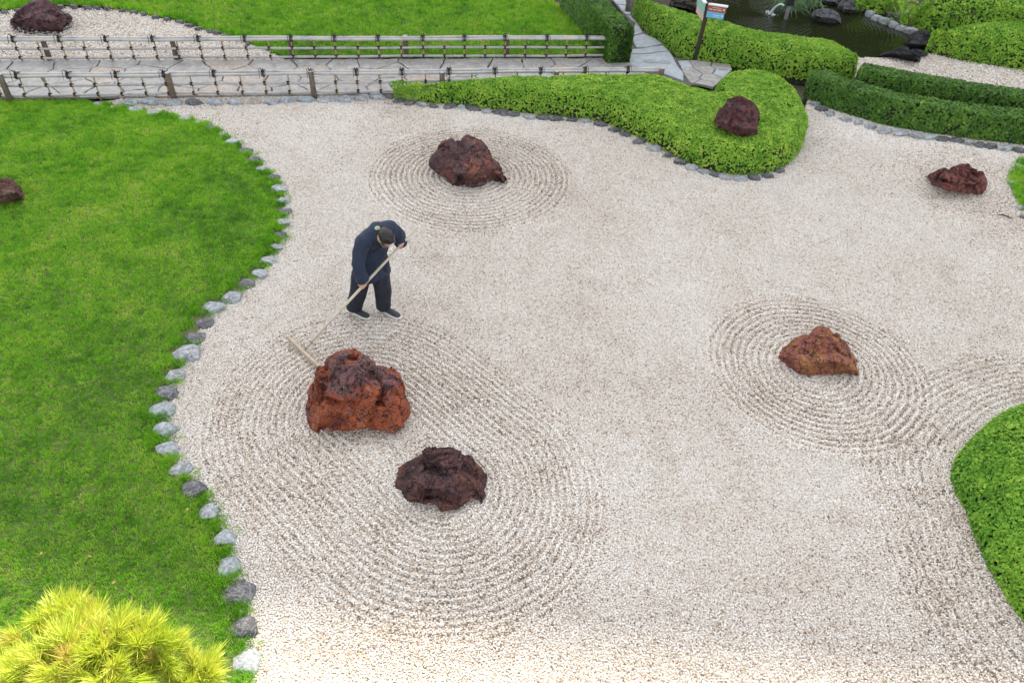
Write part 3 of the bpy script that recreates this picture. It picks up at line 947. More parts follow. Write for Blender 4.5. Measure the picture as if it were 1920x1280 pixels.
def strip(front, w):
    f_ = np.asarray(front)
    t = np.gradient(f_, axis=0)
    n = np.column_stack([-t[:, 1], t[:, 0]]) / np.linalg.norm(t, axis=1)[:, None]
    return np.vstack([f_, (f_ + n * w)[::-1]])
HD = strip(poly([(1504, 182), (1530, 194), (1560, 206), (1600, 219), (1660, 236), (1740, 250), (1830, 262), (1920, 273), (2130, 300)]), .48)
hedge('box_hedge', 'dark box hedge above the edging stones, in front of its twin', HD, .50, .09, 3.5, BOX, .027, 1.0, tone0=.45, lump=.008, gaps=.05, seed=7)
HE = strip(poly([(1612, 130), (1660, 140), (1747, 156), (1830, 170), (1920, 183), (2130, 212)], .5), .46)
hedge('box_hedge', 'dark box hedge beside the pond gravel strip, behind its twin', HE, .50, .09, 3.5, BOX, .028, 1.05, tone0=.42, lump=.008, gaps=.05, seed=8)
lf, rf, lb, rb = P(1147, 51, .8)[:2], P(1190, 50, .8)[:2], P(1100, 0, .8)[:2], P(1140, 0, .8)[:2]
HC = np.array([lf, rf, rf + (rb - rf) * 2.1, lf + (lb - lf) * 2.1])
hedge('box_hedge', 'tall dark box hedge behind the end of the upper bamboo fence', HC, .80, .07, 4.0, BOX, .028, 1.05, tone0=.38, lump=.008, gaps=.05, seed=9)

# ------------------------------------------------------------------ edging stones
STONES = []
for k in range(8):
    v, f = ICO[3]
    r = np.random.default_rng(100 + k)
    w = np.sign(v) * np.abs(v) ** r.uniform(.75, .95)
    w = w * (1 + .16 * fbm(v, 1.3, 3, 100 + k)[:, None])
    for _ in range(6):                       # a few flattened sides
        n = r.normal(size=3); n /= np.linalg.norm(n)
        d = w @ n
        lim = r.uniform(.60, .82)
        w = w - np.maximum(d - lim, 0)[:, None] * n * .9
    w[:, 2] = np.where(w[:, 2] > .62, .62 + (w[:, 2] - .62) * .35, w[:, 2])
    w += v * .05 * fbm(v, 3, 3, 30 + k)[:, None]
    STONES.append({t: mesh('edging_stone', w, f, M['st_' + t], True) for t in 'LMDBT'})
LOOK = {'L': 'pale grey', 'M': 'mid grey veined', 'D': 'dark slate grey', 'B': 'bluish grey', 'T': 'tan'}
SZ = {'lawn edging': (.315, .265), 'fence foot': (.36, .335), 'hedge foot': (.285, .225), 'box hedge foot': (.28, .23)}
def stone(x, y, wpx, t, where, group, asp=.72, hh=.062, yaw=None, name='edging_stone', z=0.0):
    p = P(x, y, z + .03)
    sc_ = np.linalg.norm(P(x + 1, y)[:2] - P(x, y)[:2])
    w = wpx * sc_ / 2
    o = bpy.data.objects.new(name, random.choice(STONES)[t])
    o.location = (p[0], p[1], z - .004)
    o.scale = (w * 1.06, w * asp * random.uniform(.9, 1.15), hh * 1.15 * random.uniform(.85, 1.2))
    o.rotation_euler = (random.uniform(-.12, .12), random.uniform(-.12, .12), random.uniform(-.45, .45) if yaw is None else yaw)
    link(o)
    wm = w * 2
    sz = 'broad ' if wm > SZ.get(group, (9, 0))[0] else 'small ' if wm < SZ.get(group, (9, 0))[1] else ''
    lk = sz + LOOK[t]
    if (x, y) == (460, 1242):
        tag(o, 'pale grey edging stone right beside the sunlit pine', 'stone')
    else:
        tag(o, '%s edging stone %s' % (lk, where), 'stone', '%s stones, %s' % (group, lk))
W1, G1 = 'half sunk along the curved lawn edge', 'lawn edging'
tones = 'MTLLBMDLLDDLDLLDMDLMLDMLDDMMDLLLMDMLLDDL'
for (x, y), w_, t in zip(EDGE[:40], sizes, tones):
    stone(x + 2, y, w_ * 1.06, t, W1, G1, .80 if y < 900 else 1.0, .075)
W2, G2 = 'in the straight row under the lower bamboo fence', 'fence foot'
for x, y, w_, t in [(242, 192, 33, 'L'), (283, 191, 38, 'L'), (323, 192, 36, 'M'), (365, 191, 36, 'D'), (405, 192, 36, 'L'), (442, 192, 32, 'L'), (476, 190, 30, 'T'), (507, 191, 32, 'M'), (540, 188, 32, 'L'), (574, 187, 36, 'B'), (611, 187, 34, 'L'), (644, 186, 32, 'L'), (677, 183, 30, 'L'), (709, 182, 32, 'L')]:
    stone(x, y, w_, t, W2, G2, .6, .10, random.uniform(-.15, .15))
W3, G3 = 'at the foot of the long azalea hedge', 'hedge foot'
for x, y, w_, t in [(733, 181, 22, 'D'), (748, 188, 26, 'D'), (769, 193, 24, 'D'), (792, 196, 24, 'M'), (814, 198, 20, 'D'), (842, 198, 30, 'D'), (864, 200, 16, 'B'), (887, 201, 34, 'D'), (912, 208, 20, 'M'), (938, 210, 32, 'D'), (964, 214, 22, 'D'), (990, 218, 28, 'M'), (1018, 220, 26, 'D'), (1045, 222, 28, 'D'), (1073, 224, 24, 'D'), (1098, 226, 22, 'M'), (1127, 232, 28, 'D'), (1152, 243, 24, 'D'), (1172, 251, 22, 'D'), (1200, 264, 28, 'D'),
                    (1227, 278, 28, 'M'), (1252, 290, 26, 'D'), (1276, 303, 26, 'D'), (1299, 313, 28, 'M'), (1321, 321, 24, 'M'), (1340, 326, 22, 'D'), (1360, 331, 24, 'M'), (1388, 333, 30, 'M'), (1414, 332, 24, 'D'), (1440, 329, 22, 'D'), (1462, 320, 20, 'D')]:
    stone(x, y, w_, t, W3, G3, .62, .075)
W4, G4 = 'at the foot of the front box hedge', 'box hedge foot'
for x, y, w_, t in [(1526, 194, 22, 'M'), (1541, 204, 24, 'D'), (1556, 212, 24, 'M'), (1585, 223, 26, 'M'), (1609, 230, 22, 'L'), (1633, 237, 22, 'M'), (1660, 245, 30, 'L'), (1690, 250, 30, 'L'), (1719, 255, 28, 'M'), (1743, 258, 22, 'B'), (1768, 260, 26, 'D'), (1793, 262, 26, 'D'), (1816, 267, 22, 'M'), (1837, 271, 22, 'D'), (1858, 274, 22, 'D'), (1886, 278, 30, 'M'), (1912, 282, 24, 'D')]:
    stone(x, y, w_, t, W4, G4, .68, .085)
W5, G5 = 'on the curved border of the far lawn', 'far lawn border'
for x, y in [(7, 23), (33, 19), (115, 13), (139, 13), (163, 15), (183, 15), (202, 17), (229, 20), (250, 23), (271, 27), (292, 33), (313, 36), (336, 41), (355, 48), (374, 54), (392, 58), (407, 62), (424, 68), (442, 73), (466, 82)]:
    stone(x, y, random.uniform(15, 20), 'D', W5, G5, .6, .09)
W6, G6 = 'on the rim of the small lawn corner', 'lawn corner'
for x, y, w_, t in [(1912, 312, 18, 'L'), (1901, 323, 16, 'D'), (1900, 343, 18, 'M'), (1911, 389, 18, 'L'), (1918, 406, 18, 'D')]:
    stone(x, y, w_, t, W6, G6, .7, .07)

# ------------------------------------------------------------------ the red rocks
def rock(name, label, outline, zg, thick, stops, seed, dents=(), amp=1.0, lich=0.0, big=2.2, cat='rock', sink=.28, top=None):
    o_ = np.array(outline, float)
    # extend the foot of the outline below ground
    ymin, ymax = o_[:, 1].min(), o_[:, 1].max()
    cx, cy = (o_[:, 0].min() + o_[:, 0].max()) / 2, ymin * .45 + ymax * .55
    h_ = ymax - ymin
    lowm = o_[:, 1] > cy
    ext = o_.copy()
    ext[lowm, 1] += sink * h_ * ((o_[lowm, 1] - cy) / (ymax - cy)) ** .6
    ang = np.arctan2(-(ext[:, 1] - cy), ext[:, 0] - cx)
    rad = np.hypot(ext[:, 0] - cx, ext[:, 1] - cy)
    k = np.argsort(ang)
    ang, rad = ang[k], rad[k]
    v, f = ICO[6 if o_[:, 0].max() - o_[:, 0].min() > 90 else 5]
    phi = np.arctan2(v[:, 1], v[:, 0])
    rr = np.interp(phi, np.r_[ang[-1] - 2 * np.pi, ang, ang[0] + 2 * np.pi], np.r_[rad[-1], rad, rad[0]])
    rho = np.hypot(v[:, 0], v[:, 1])
    # star-shaped outline eases towards a rounder core so that the middle is not creased
    rm = rad.mean()
    rr = rr * rho ** .0 * 1.0
    u = cx + np.cos(phi) * rho * (rr * rho ** .5 + rm * (1 - rho ** .5))
    w = cy - np.sin(phi) * rho * (rr * rho ** .5 + rm * (1 - rho ** .5))
    base = P(cx, ymax, zg)
    D0 = -((base - CP) @ CM)[2]
    pxm = D0 / FPX
    wid = (o_[:, 0].max() - o_[:, 0].min()) * pxm
    T = thick * 1.35 * wid
    c = np.sign(v[:, 2]) * np.abs(v[:, 2]) ** .85
    bul = T * c
    for (du, dv, dr, da) in dents:
        bul = bul + da * wid * np.exp(-(((u - du) / dr) ** 2 + ((w - dv) / dr) ** 2)) * (v[:, 2] > -.2)
    q = v * np.array([1, 1, thick * 1.6])
    bul = bul + amp * wid * (.075 * fbm(q, 1.6, 3, seed)) * (.4 + .6 * np.abs(c))
    rays = CM[:, 0] * ((u - 960) / FPX)[:, None] + CM[:, 1] * ((640 - w) / FPX)[:, None] - CM[:, 2]
    lo, hi = -.5 * wid, 1.5 * wid
    for _ in range(24):
        m_ = (lo + hi) / 2
        X = CP + rays * (D0 + m_ - bul)[:, None]
        ab = X[:, 2] > zg
        low = w[ab].max() if ab.any() else 0
        if low > ymax:
            lo = m_
        else:
            hi = m_
    X = CP + rays * (D0 + hi - bul)[:, None]
    # split faces: shave flat planes off the rounded mass, along the line of sight so that the outline stays
    rc = np.random.default_rng(seed + 9)
    front = v[:, 2] > -.15
    c0 = X[front].mean(0)
    ru = rays / np.linalg.norm(rays, axis=1)[:, None]
    toc = (CP - c0) / np.linalg.norm(CP - c0)
    for _ in range(20):
        n_ = rc.normal(size=3) * .85 + toc * 1.0
        n_ /= np.linalg.norm(n_)
        if n_ @ toc < .35:
            continue
        d_ = (X - c0) @ n_
        lim = np.quantile(d_[front], rc.uniform(.86, .975))
        ex = np.maximum(d_ - lim, 0) * .85 / np.maximum(-(ru @ n_), .3)
        X = X + ru * (np.minimum(ex, .35 * wid) * front)[:, None]
    # set it down again, nearer or farther along the line of sight, until its foot meets the ground where it does in the photo
    lo, hi = -.6 * wid, .6 * wid
    for _ in range(20):
        m_ = (lo + hi) / 2
        ab = front & ((X + ru * m_)[:, 2] > zg)
        if (w[ab].max() if ab.any() else 0) > ymax:
            lo = m_
        else:
            hi = m_
    X = X + ru * (hi - .05 * wid)
    # whatever of the outline would still sink below ground is brought forward to stand on it, then eased into the mass
    uv = np.column_stack([u, w])
    m_in = inside(uv, o_) & (v[:, 2] > -.05)
    dm = dist_line(uv, o_) * pxm
    zmin = zg + .01 + np.minimum(dm * 1.6, .20 * wid + .3 * dm) * (1 + .35 * fbm(X / wid, 4, 3, seed + 70))
    def foot(X):
        return np.where((m_in & (X[:, 2] < zmin))[:, None], CP + rays * ((zmin - CAMH) / rays[:, 2])[:, None], X)
    X0 = X
    X = foot(X)
    soft = np.maximum((np.abs(X - X0).sum(1) > 1e-6).astype(float), np.clip(1.2 - v[:, 2] * 4, 0, 1) * (v[:, 2] > -.3))
    ed = np.vstack([f[:, [0, 1]], f[:, [1, 2]], f[:, [2, 0]]])
    deg = np.bincount(ed.ravel(), minlength=len(X))[:, None]
    for _ in range(14 if len(X) > 20000 else 5):
        acc = np.column_stack([np.bincount(ed[:, 0], X[ed[:, 1], q], len(X)) + np.bincount(ed[:, 1], X[ed[:, 0], q], len(X)) for q in range(3)])
        dlt = (acc / deg - X)
        soft = np.maximum(soft, .8 * (np.bincount(ed[:, 0], soft[ed[:, 1]], len(X)) + np.bincount(ed[:, 1], soft[ed[:, 0]], len(X))) / deg[:, 0])
        X = X + ru * (dlt * ru).sum(1)[:, None] * .7 * np.minimum(soft, 1)[:, None]          # only in depth: the outline is kept
    X = foot(X)
    # broken facets, ridges and pits along the surface normal
    me = mesh(name, X, f)
    no = np.empty(len(X) * 3, np.float32); me.vertices.foreach_get('normal', no); no = no.reshape(-1, 3)
    s = X / wid
    rq = np.random.default_rng(seed)
    disp = .007 * fbm(s, 5, 5, seed + 1, True) + .006 * fbm(s, 18, 4, seed + 2, True)
    for cnt, hgt, til in ((16, .022, .18), (80, .010, .20), (420, .0035, .15)):
        sd = s[rq.choice(len(s), cnt, replace=False)]
        nr = np.zeros(len(s), int); bd_ = np.full(len(s), 1e9)
        wob = s + .012 * np.column_stack([fbm(s, 7, 2, seed + 50 + q) for q in range(3)])
        for j in range(cnt):
            dd = ((wob - sd[j]) ** 2).sum(1)
            k_ = dd < bd_
            bd_[k_] = dd[k_]; nr[k_] = j
        off_ = rq.uniform(-1, 1, cnt) * hgt
        tl = rq.normal(0, til, (cnt, 3))
        disp = disp + off_[nr] + ((s - sd[nr]) * tl[nr]).sum(1)
    disp = disp * (.25 + .75 * np.clip(v[:, 2] * 1.8, 0, 1))
    X = X + no * (amp * wid * disp)[:, None]
    X = foot(X)
    below = ~inside(uv, o_) & (w > cy) & (X[:, 2] > zg - .02)          # nothing overhangs the gravel outside the foot line
    X = np.where(below[:, None], CP + rays * ((zg - .02 - CAMH) / rays[:, 2])[:, None], X)
    loc = np.array([X[:, 0].mean(), X[:, 1].mean(), zg])
    me.vertices.foreach_set('co', (X - loc).astype(np.float32).ravel())
    me.update()
    me.materials.append(rock_mat(name + '_stone', stops, big, lich, top=top, zt=(X[:, 2].max() - zg)))
    o = bpy.data.objects.new(name, me)
    o.location = loc
    link(o)
    return tag(o, label, cat)
RED = [(0.36, (0.030, 0.018, 0.018)), (0.45, (0.14, 0.045, 0.036)), (0.53, (0.27, 0.070, 0.042)), (0.61, (0.42, 0.105, 0.036)), (0.74, (0.17, 0.085, 0.08))]
PURP = [(0.30, (0.022, 0.018, 0.022)), (0.45, (0.075, 0.048, 0.052)), (0.58, (0.15, 0.075, 0.075)), (0.72, (0.20, 0.11, 0.105))]
DARK = [(0.30, (0.018, 0.015, 0.018)), (0.45, (0.055, 0.038, 0.042)), (0.58, (0.12, 0.055, 0.055)), (0.70, (0.20, 0.085, 0.05)), (0.8, (0.14, 0.09, 0.09))]
ORA = [(0.30, (0.06, 0.04, 0.04)), (0.42, (0.22, 0.075, 0.055)), (0.53, (0.31, 0.105, 0.08)), (0.63, (0.38, 0.16, 0.06)), (0.75, (0.34, 0.19, 0.13))]
r1 = crop([(530, 480), (600, 420), (640, 390), (740, 365), (820, 350), (850, 375), (880, 430), (930, 520), (1000, 550), (1090, 535), (1140, 545), (1180, 535), (1215, 580), (1220, 640), (1240, 710), (1230, 790), (1280, 820), (1320, 880), (1315, 960), (1280, 1020), (1240, 1070), (1150, 1095), (1090, 1095), (1000, 1110), (900, 1085), (800, 1110), (720, 1115), (620, 1090), (540, 1130), (460, 1155), (400, 1110), (370, 1020), (355, 900), (360, 850), (390, 800), (400, 710), (450, 670), (480, 600), (500, 560), (540, 540)], 500, 580, 4.922)
d1 = [(698, 706, 13, -.17), (716, 714, 12, -.13), (640, 682, 20, .10), (738, 704, 12, .10), (700, 740, 22, .06), (620, 770, 14, -.09), (628, 790, 12, -.06), (740, 745, 16, .05), (596, 745, 9, -.05), (670, 790, 12, .05), (708, 765, 6, -.05)]
rock('red_rock', 'largest rusty red rock, craggy and twin peaked, next to the rake head', r1, .02, .42, RED, 11, d1, 1.15, .8, top=(.17, .095, .10))
r2 = crop([(295, 720), (330, 620), (420, 520), (560, 420), (720, 340), (870, 285), (1000, 275), (1060, 320), (1200, 370), (1290, 420), (1340, 480), (1420, 560), (1490, 640), (1500, 720), (1490, 830), (1480, 900), (1410, 990), (1340, 930), (1240, 1000), (1150, 1060), (1050, 1070), (900, 1080), (830, 1020), (700, 1010), (560, 1020), (430, 995), (390, 900), (350, 850), (275, 820)], 700, 800, 7.11)
rock('dark_rock', 'low dark purplish rock with pitted surface beside the largest red rock', r2, .02, .40, DARK, 22, [(800, 870, 14, -.06), (850, 890, 14, -.06), (835, 915, 10, .05)], 1.25)
r3 = crop([(600, 400), (600, 350), (640, 290), (680, 205), (720, 200), (780, 225), (850, 215), (870, 170), (900, 158), (960, 175), (1020, 200), (1050, 250), (1110, 340), (1180, 420), (1240, 520), (1215, 580), (1150, 560), (1080, 520), (1040, 560), (1000, 580), (940, 600), (870, 575), (830, 605), (770, 600), (720, 530), (660, 470), (630, 410)], 680, 220, 4.571)
rock('red_rock', 'ridged purple and orange rock inside the raked ring below the azalea hedge', r3, .02, .38, PURP[:3] + [(0.70, (0.30, 0.10, 0.055))], 33, [(870, 312, 8, -.10), (905, 310, 14, .12), (840, 280, 14, -.06), (826, 280, 8, .08), (925, 330, 10, -.06)], 1.1)
r4 = crop([(632, 520), (650, 480), (700, 440), (780, 370), (870, 350), (920, 310), (960, 290), (1000, 300), (1050, 345), (1110, 380), (1170, 450), (1200, 490), (1220, 550), (1250, 620), (1240, 660), (1180, 665), (1050, 650), (900, 648), (820, 660), (770, 640), (720, 600), (660, 555)], 1300, 540, 4)
rock('red_rock', 'pointed orange brown rock alone in the middle of its raked ring', r4, .02, .38, ORA, 44, [(1515, 670, 12, .06), (1500, 690, 9, -.05), (1560, 675, 14, .06)], 1.0, .5)
r5 = crop([(215, 720), (270, 590), (380, 480), (460, 370), (560, 300), (640, 235), (700, 210), (770, 230), (860, 280), (980, 340), (1050, 440), (1105, 560), (1100, 660), (1070, 760), (1050, 930), (960, 1000), (850, 1020), (760, 1050), (640, 990), (520, 950), (420, 880), (310, 850), (240, 800)], 1320, 160, 10.66)
rock('dark_rock', 'dark red boulder set in the top of the long azalea hedge', r5, .50, .45, [(0.30, (0.022, 0.016, 0.018)), (0.48, (0.06, 0.036, 0.038)), (0.60, (0.14, 0.045, 0.045)), (0.75, (0.09, 0.06, 0.06))], 55, [(1390, 225, 20, .06)], .7)
r6 = crop([(160, 405), (250, 340), (350, 300), (470, 280), (620, 265), (680, 260), (710, 200), (780, 190), (860, 205), (940, 260), (1040, 330), (1150, 380), (1200, 470), (1220, 520), (1190, 610), (1140, 700), (1080, 735), (1000, 700), (860, 695), (700, 650), (540, 645), (440, 600), (390, 540), (370, 490), (280, 450)], 1720, 290, 9.6)
rock('red_rock', 'small pitted red and black rock near the corner of lawn', r6, .02, .36, [(0.36, (0.022, 0.018, 0.02)), (0.48, (0.09, 0.04, 0.04)), (0.58, (0.24, 0.075, 0.06)), (0.74, (0.20, 0.12, 0.12))], 66, [(1785, 335, 7, -.10), (1770, 338, 6, -.07), (1800, 320, 6, .07)], 1.3)
r7 = crop([(205, 510), (330, 380), (400, 310), (470, 260), (560, 190), (620, 110), (700, 75), (800, 50), (900, 10), (960, -40), (1040, -30), (1120, 40), (1200, 100), (1300, 160), (1380, 250), (1450, 310), (1540, 320), (1610, 390), (1605, 500), (1520, 540), (1420, 600), (1410, 690), (1250, 710), (1150, 730), (1020, 720), (900, 670), (800, 675), (700, 640), (600, 625), (480, 630), (350, 580), (250, 525)], 0, 0, 12)
rock('purple_rock', 'big purple grey rock in the gravel bed behind the bamboo fences', r7, .02, .38, [(0.30, (0.04, 0.03, 0.036)), (0.48, (0.10, 0.066, 0.075)), (0.60, (0.16, 0.075, 0.082)), (0.75, (0.17, 0.13, 0.145))], 77, [(90, 30, 18, .06)], .8)
r8 = crop([(-900, 500), (-600, 300), (-200, 250), (0, 255), (380, 255), (420, 300), (520, 430), (620, 580), (700, 680), (740, 780), (740, 880), (600, 940), (400, 980), (100, 1020), (-400, 1020), (-800, 900)], 0, 320, 16)
rock('red_rock', 'flat topped brown rock sunk in the bright green lawn', r8, .12, .40, [(0.3, (0.03, 0.022, 0.022)), (0.46, (0.10, 0.055, 0.05)), (0.6, (0.17, 0.075, 0.05)), (0.74, (0.22, 0.19, 0.20))], 88, [], .7)

# pond rocks
GREY = [(0.3, (0.03, 0.032, 0.036)), (0.5, (0.09, 0.095, 0.105)), (0.7, (0.20, 0.205, 0.22))]
BLK = [(0.3, (0.010, 0.010, 0.012)), (0.5, (0.028, 0.028, 0.032)), (0.7, (0.06, 0.06, 0.066))]
for nm, lab, ol, z_, st, sd in [
    ('pond_rock', 'rounded dark grey boulder standing in the pond water', [(5, 150), (30, 105), (100, 85), (150, 82), (220, 110), (270, 165), (275, 215), (200, 215), (100, 200), (20, 180)], -.02, GREY, 1),
    ('pond_rock', 'pale grey angular rock at the back edge of the pond', [(250, 70), (265, 20), (330, -10), (390, 5), (430, 60), (440, 115), (380, 120), (300, 115)], -.02, GREY, 2),
    ('pond_rock', 'flat grey rock at the pond edge with the angular rock beside it', [(70, -10), (130, -30), (230, -20), (250, 20), (240, 45), (170, 45), (110, 25)], -.02, GREY, 3),
    ('pond_rock', 'wedge shaped black rock between the pond and the azalea mound', [(845, 400), (880, 350), (950, 285), (1010, 282), (1080, 310), (1075, 400), (1060, 440), (950, 440), (890, 430)], 0, BLK, 4),
    ('pond_rock', 'flat black rock lying on the gravel at the tip of the pond', [(610, 510), (650, 480), (750, 462), (900, 452), (1040, 465), (1060, 495), (980, 510), (985, 560), (930, 560), (860, 545), (760, 515), (690, 515)], 0, BLK, 5)]:
    rock(nm, lab, crop(ol, 1520, 0, 4.8), z_, .34, st, 200 + sd, [], .6, sink=.35, big=3)
for k, (x, y, w_) in enumerate([(1632, 27, 18), (1645, 34, 22), (1660, 40, 22), (1677, 47, 20), (1692, 53, 24), (1708, 59, 24), (1722, 63, 20)]):
    stone(x, y, w_, 'M' if k % 3 else 'L', 'along the pond bank below the azalea mounds', 'pond bank', .6, .12, -.5, 'bank_stone')
rock('pond_rock', 'rough dark rock on the pond bank behind the signpost', [(1255, 8), (1268, -8), (1290, -14), (1305, -2), (1310, 12), (1306, 20), (1285, 16), (1262, 12)], 0, .35, [(0.3, (0.02, 0.018, 0.016)), (0.5, (0.07, 0.06, 0.05)), (0.7, (0.15, 0.13, 0.11))], 230, [], 1.2)

# ------------------------------------------------------------------ bamboo fences
m, nt, b = new_mat('bamboo')
co = coords(nt)
n = noise(nt, co, 5, 5)
c = ramp(nt, n, [(0.3, (0.26, 0.255, 0.26)), (0.5, (0.38, 0.375, 0.375)), (0.66, (0.44, 0.40, 0.34)), (0.8, (0.40, 0.30, 0.18))])
c = mixc(nt, ramp(nt, noise(nt, co, 40, 3), [(0.5, 0.0), (0.8, 0.45)]), c, (0.10, 0.09, 0.085))
nt.links.new(c, b.inputs['Base Color']); b.inputs['Roughness'].default_value = .42
M['bamboo'] = m
M['stake'] = plain('bamboo_stake', (0.40, 0.28, 0.16), .5, .35, 12)
M['post'] = plain('fence_post', (0.115, 0.09, 0.07), .9, .5, 25, .6)
M['post_end'] = plain('fence_post_end', (0.33, 0.33, 0.34), .9, .25, 30)
M['rope'] = plain('black_rope', (0.010, 0.010, 0.012), .9, .4, 60)
def bamboo_pole(name, a, b_, r, parent, node=.34, seed=0, sag=.006):
    a, b_ = np.asarray(a, float), np.asarray(b_, float)
    L = np.linalg.norm(b_ - a)
    rr = random.Random(seed)
    pts, rad = [], []
    s = rr.uniform(.05, node)
    st = [(0, r)]
    while s < L - .05:
        st += [(s - .02, r), (s - .006, r * 1.05), (s, r * 1.13), (s + .006, r * .98), (s + .02, r)]
        s += node * rr.uniform(.85, 1.15)
    st.append((L, r))
    for q, w in st:
        p = a + (b_ - a) * q / L
        p = p + np.array([0, 0, sag * math.sin(q * 1.3 + seed) + sag * .6 * math.sin(q * 3.1 + seed * 2)])
        pts.append(p); rad.append(w)
    mb = MB(); mb.tube(pts, rad, 10, cap=False)
    return mb.build(name, M['bamboo'], parent, True)
def tie_mesh(r, tails):
    mb = MB()
    for s_ in (-1, 1):       # crossing turns of cord round rail and stake
        for k in (-.35, .35):
            ring = [(s_ * (.018 + .012 * math.cos(t)) + k * .02, (r + .005) * math.cos(t), (r + .005) * math.sin(t)) for t in np.linspace(0, 6.283, 11)]
            mb.tube(ring, [.0045] * 11, 5, cap=False)
    mb.ball((0, -(r + .012) * .5, (r + .010)), (.017, .014, .014))
    if tails:
        rr = random.Random(tails)
        for s_ in (-1, 1):
            q = np.array([0, -.02, r + .01])
            pts = [q, q + (s_ * .018, -.015, .045), q + (s_ * .034, -.035, .03 + .02 * rr.random()), q + (s_ * .04, -.045, -.03 - .05 * rr.random())]
            mb.tube(pts, [.005, .005, .0045, .003], 5)
    return mb.mesh('rope_tie', M['rope'], True)
TIE_TOP, TIE_MID = [tie_mesh(.036, k) for k in (1, 2, 3)], tie_mesh(.026, 0)
def fence(label, A, B, z0, posts, post_side, first, spacing, seed):
    A, B = np.r_[A, z0], np.r_[B, z0]
    L = np.linalg.norm(B - A)
    t = (B - A) / L
    n = np.array([-t[1], t[0], 0])                      # away from the viewer
    yaw = math.atan2(t[1], t[0])
    e = empty('bamboo_fence', (A + B) / 2)
    tag(e, label, 'fence')
    up = np.array([0, 0, 1.])
    bamboo_pole('rail', A - n * .036 + up * .43, B - n * .036 + up * .43, .028, e, seed=seed)
    bamboo_pole('rail', A + n * .034 + up * .445, B + n * .034 + up * .445, .029, e, seed=seed + 1)
    bamboo_pole('rail', A - n * .034 + up * .255, B - n * .034 + up * .255, .024, e, seed=seed + 2)
    bamboo_pole('rail', A - n * .034 + up * .075, B - n * .034 + up * .075, .025, e, seed=seed + 3)
    rr = random.Random(seed)
    s, k = first, 0
    stm = MB(); stm.tube([(0, 0, -.06), (0, 0, .12), (0, 0, .125), (0, 0, .13), (0, 0, .35), (0, 0, .355), (0, 0, .36), (0, 0, .46)], [.0155, .0150, .0175, .0150, .0145, .017, .0145, .014], 8)
    stm = stm.mesh('stake', M['stake'], True)
    def put(nm, me, p, rz=yaw):
        o = bpy.data.objects.new(nm, me)
        link(o, e)
        o.matrix_parent_inverse = Matrix.Translation(e.location).inverted()
        o.location = tuple(p)
        o.rotation_euler = (0, 0, rz)
        return o
    while s < L - .05:
        p = A + t * s
        st = put('stake', stm, p)
        st.rotation_euler = (rr.uniform(-.03, .03), rr.uniform(-.05, .05), rr.uniform(0, 6))
        if k % 2 == 0:
            o = put('rope_tie', rr.choice(TIE_TOP), p + up * .435)
            o.scale = (1.25, 2.1, 1.35)
        put('rope_tie', TIE_MID, p - n * .034 + up * .255)
        put('rope_tie', TIE_MID, p - n * .034 + up * .075)
        s += spacing * rr.uniform(.94, 1.06); k += 1
    for px, py, hh in posts:
        q = P(px, py)
        u = (q - A) @ t
        p = A + t * u + n * post_side
        mb = MB(); mb.tube([p - up * .15, p + up * .2, p + up * hh], [.056, .052, .050], 12, cap=False)
        po = mb.build('post', M['post'], e, True)
        mb = MB(); mb.tube([p + up * (hh - .002), p + up * (hh + .004)], [.048, .046], 12, cap=False)
        mb.build('post_top', M['post_end'], po)
    return e
fence('upper bamboo fence on the far side of the paved path', F1A, F1B, .03, [(-200, 119, .43), (92, 117, .43), (330, 117, .43), (548, 116, .43), (762, 115, .46), (951, 114, .46), (1164, 112, .52)], .075, .25, .44, 21)
fence('lower bamboo fence above the row of foot stones', F2A, F2B, .03, [(-240, 191, .50), (22, 190, .50), (328, 187, .50), (590, 184, .50), (830, 180, .46), (1040, 177, .46), (1232, 173, .50)], -.085, .12, .43, 41)
M['cedar'] = plain('weathered_log', (0.20, 0.19, 0.17), .9, .35, 14, .5)
p = P(1177, 22)
mb = MB(); mb.tube([p - [0, 0, .1], p + [0, 0, .35], p + [0, 0, 1.1]], [.07, .068, .066], 14, cap=False)
o = mb.build('log_post', M['cedar'], None, True)
tag(o, 'thick weathered log post beside the side path and azalea hedge', 'post')

# ------------------------------------------------------------------ signpost in the hedge
M['sign_post'] = plain('sign_post', (0.030, 0.020, 0.018), .5, .3, 20)
M['sign_white'] = plain('sign_white', (0.72, 0.73, 0.74), .45, .06, 10)
M['sign_red'] = plain('sign_red', (0.33, 0.085, 0.045), .5, .1, 6)
M['sign_blue'] = plain('sign_blue', (0.13, 0.36, 0.60), .5, .1, 6)
M['sign_green'] = plain('sign_green', (0.22, 0.42, 0.36), .5, .15, 6)
M['sign_pink'] = plain('sign_pink', (0.50, 0.36, 0.33), .5, .15, 6)
q = P(1312, 64, .58)
pbase = np.array([q[0], q[1], 0])
sg = empty('signpost', pbase)
tag(sg, 'direction signpost with a red and blue board rising out of the azalea hedge', 'sign')
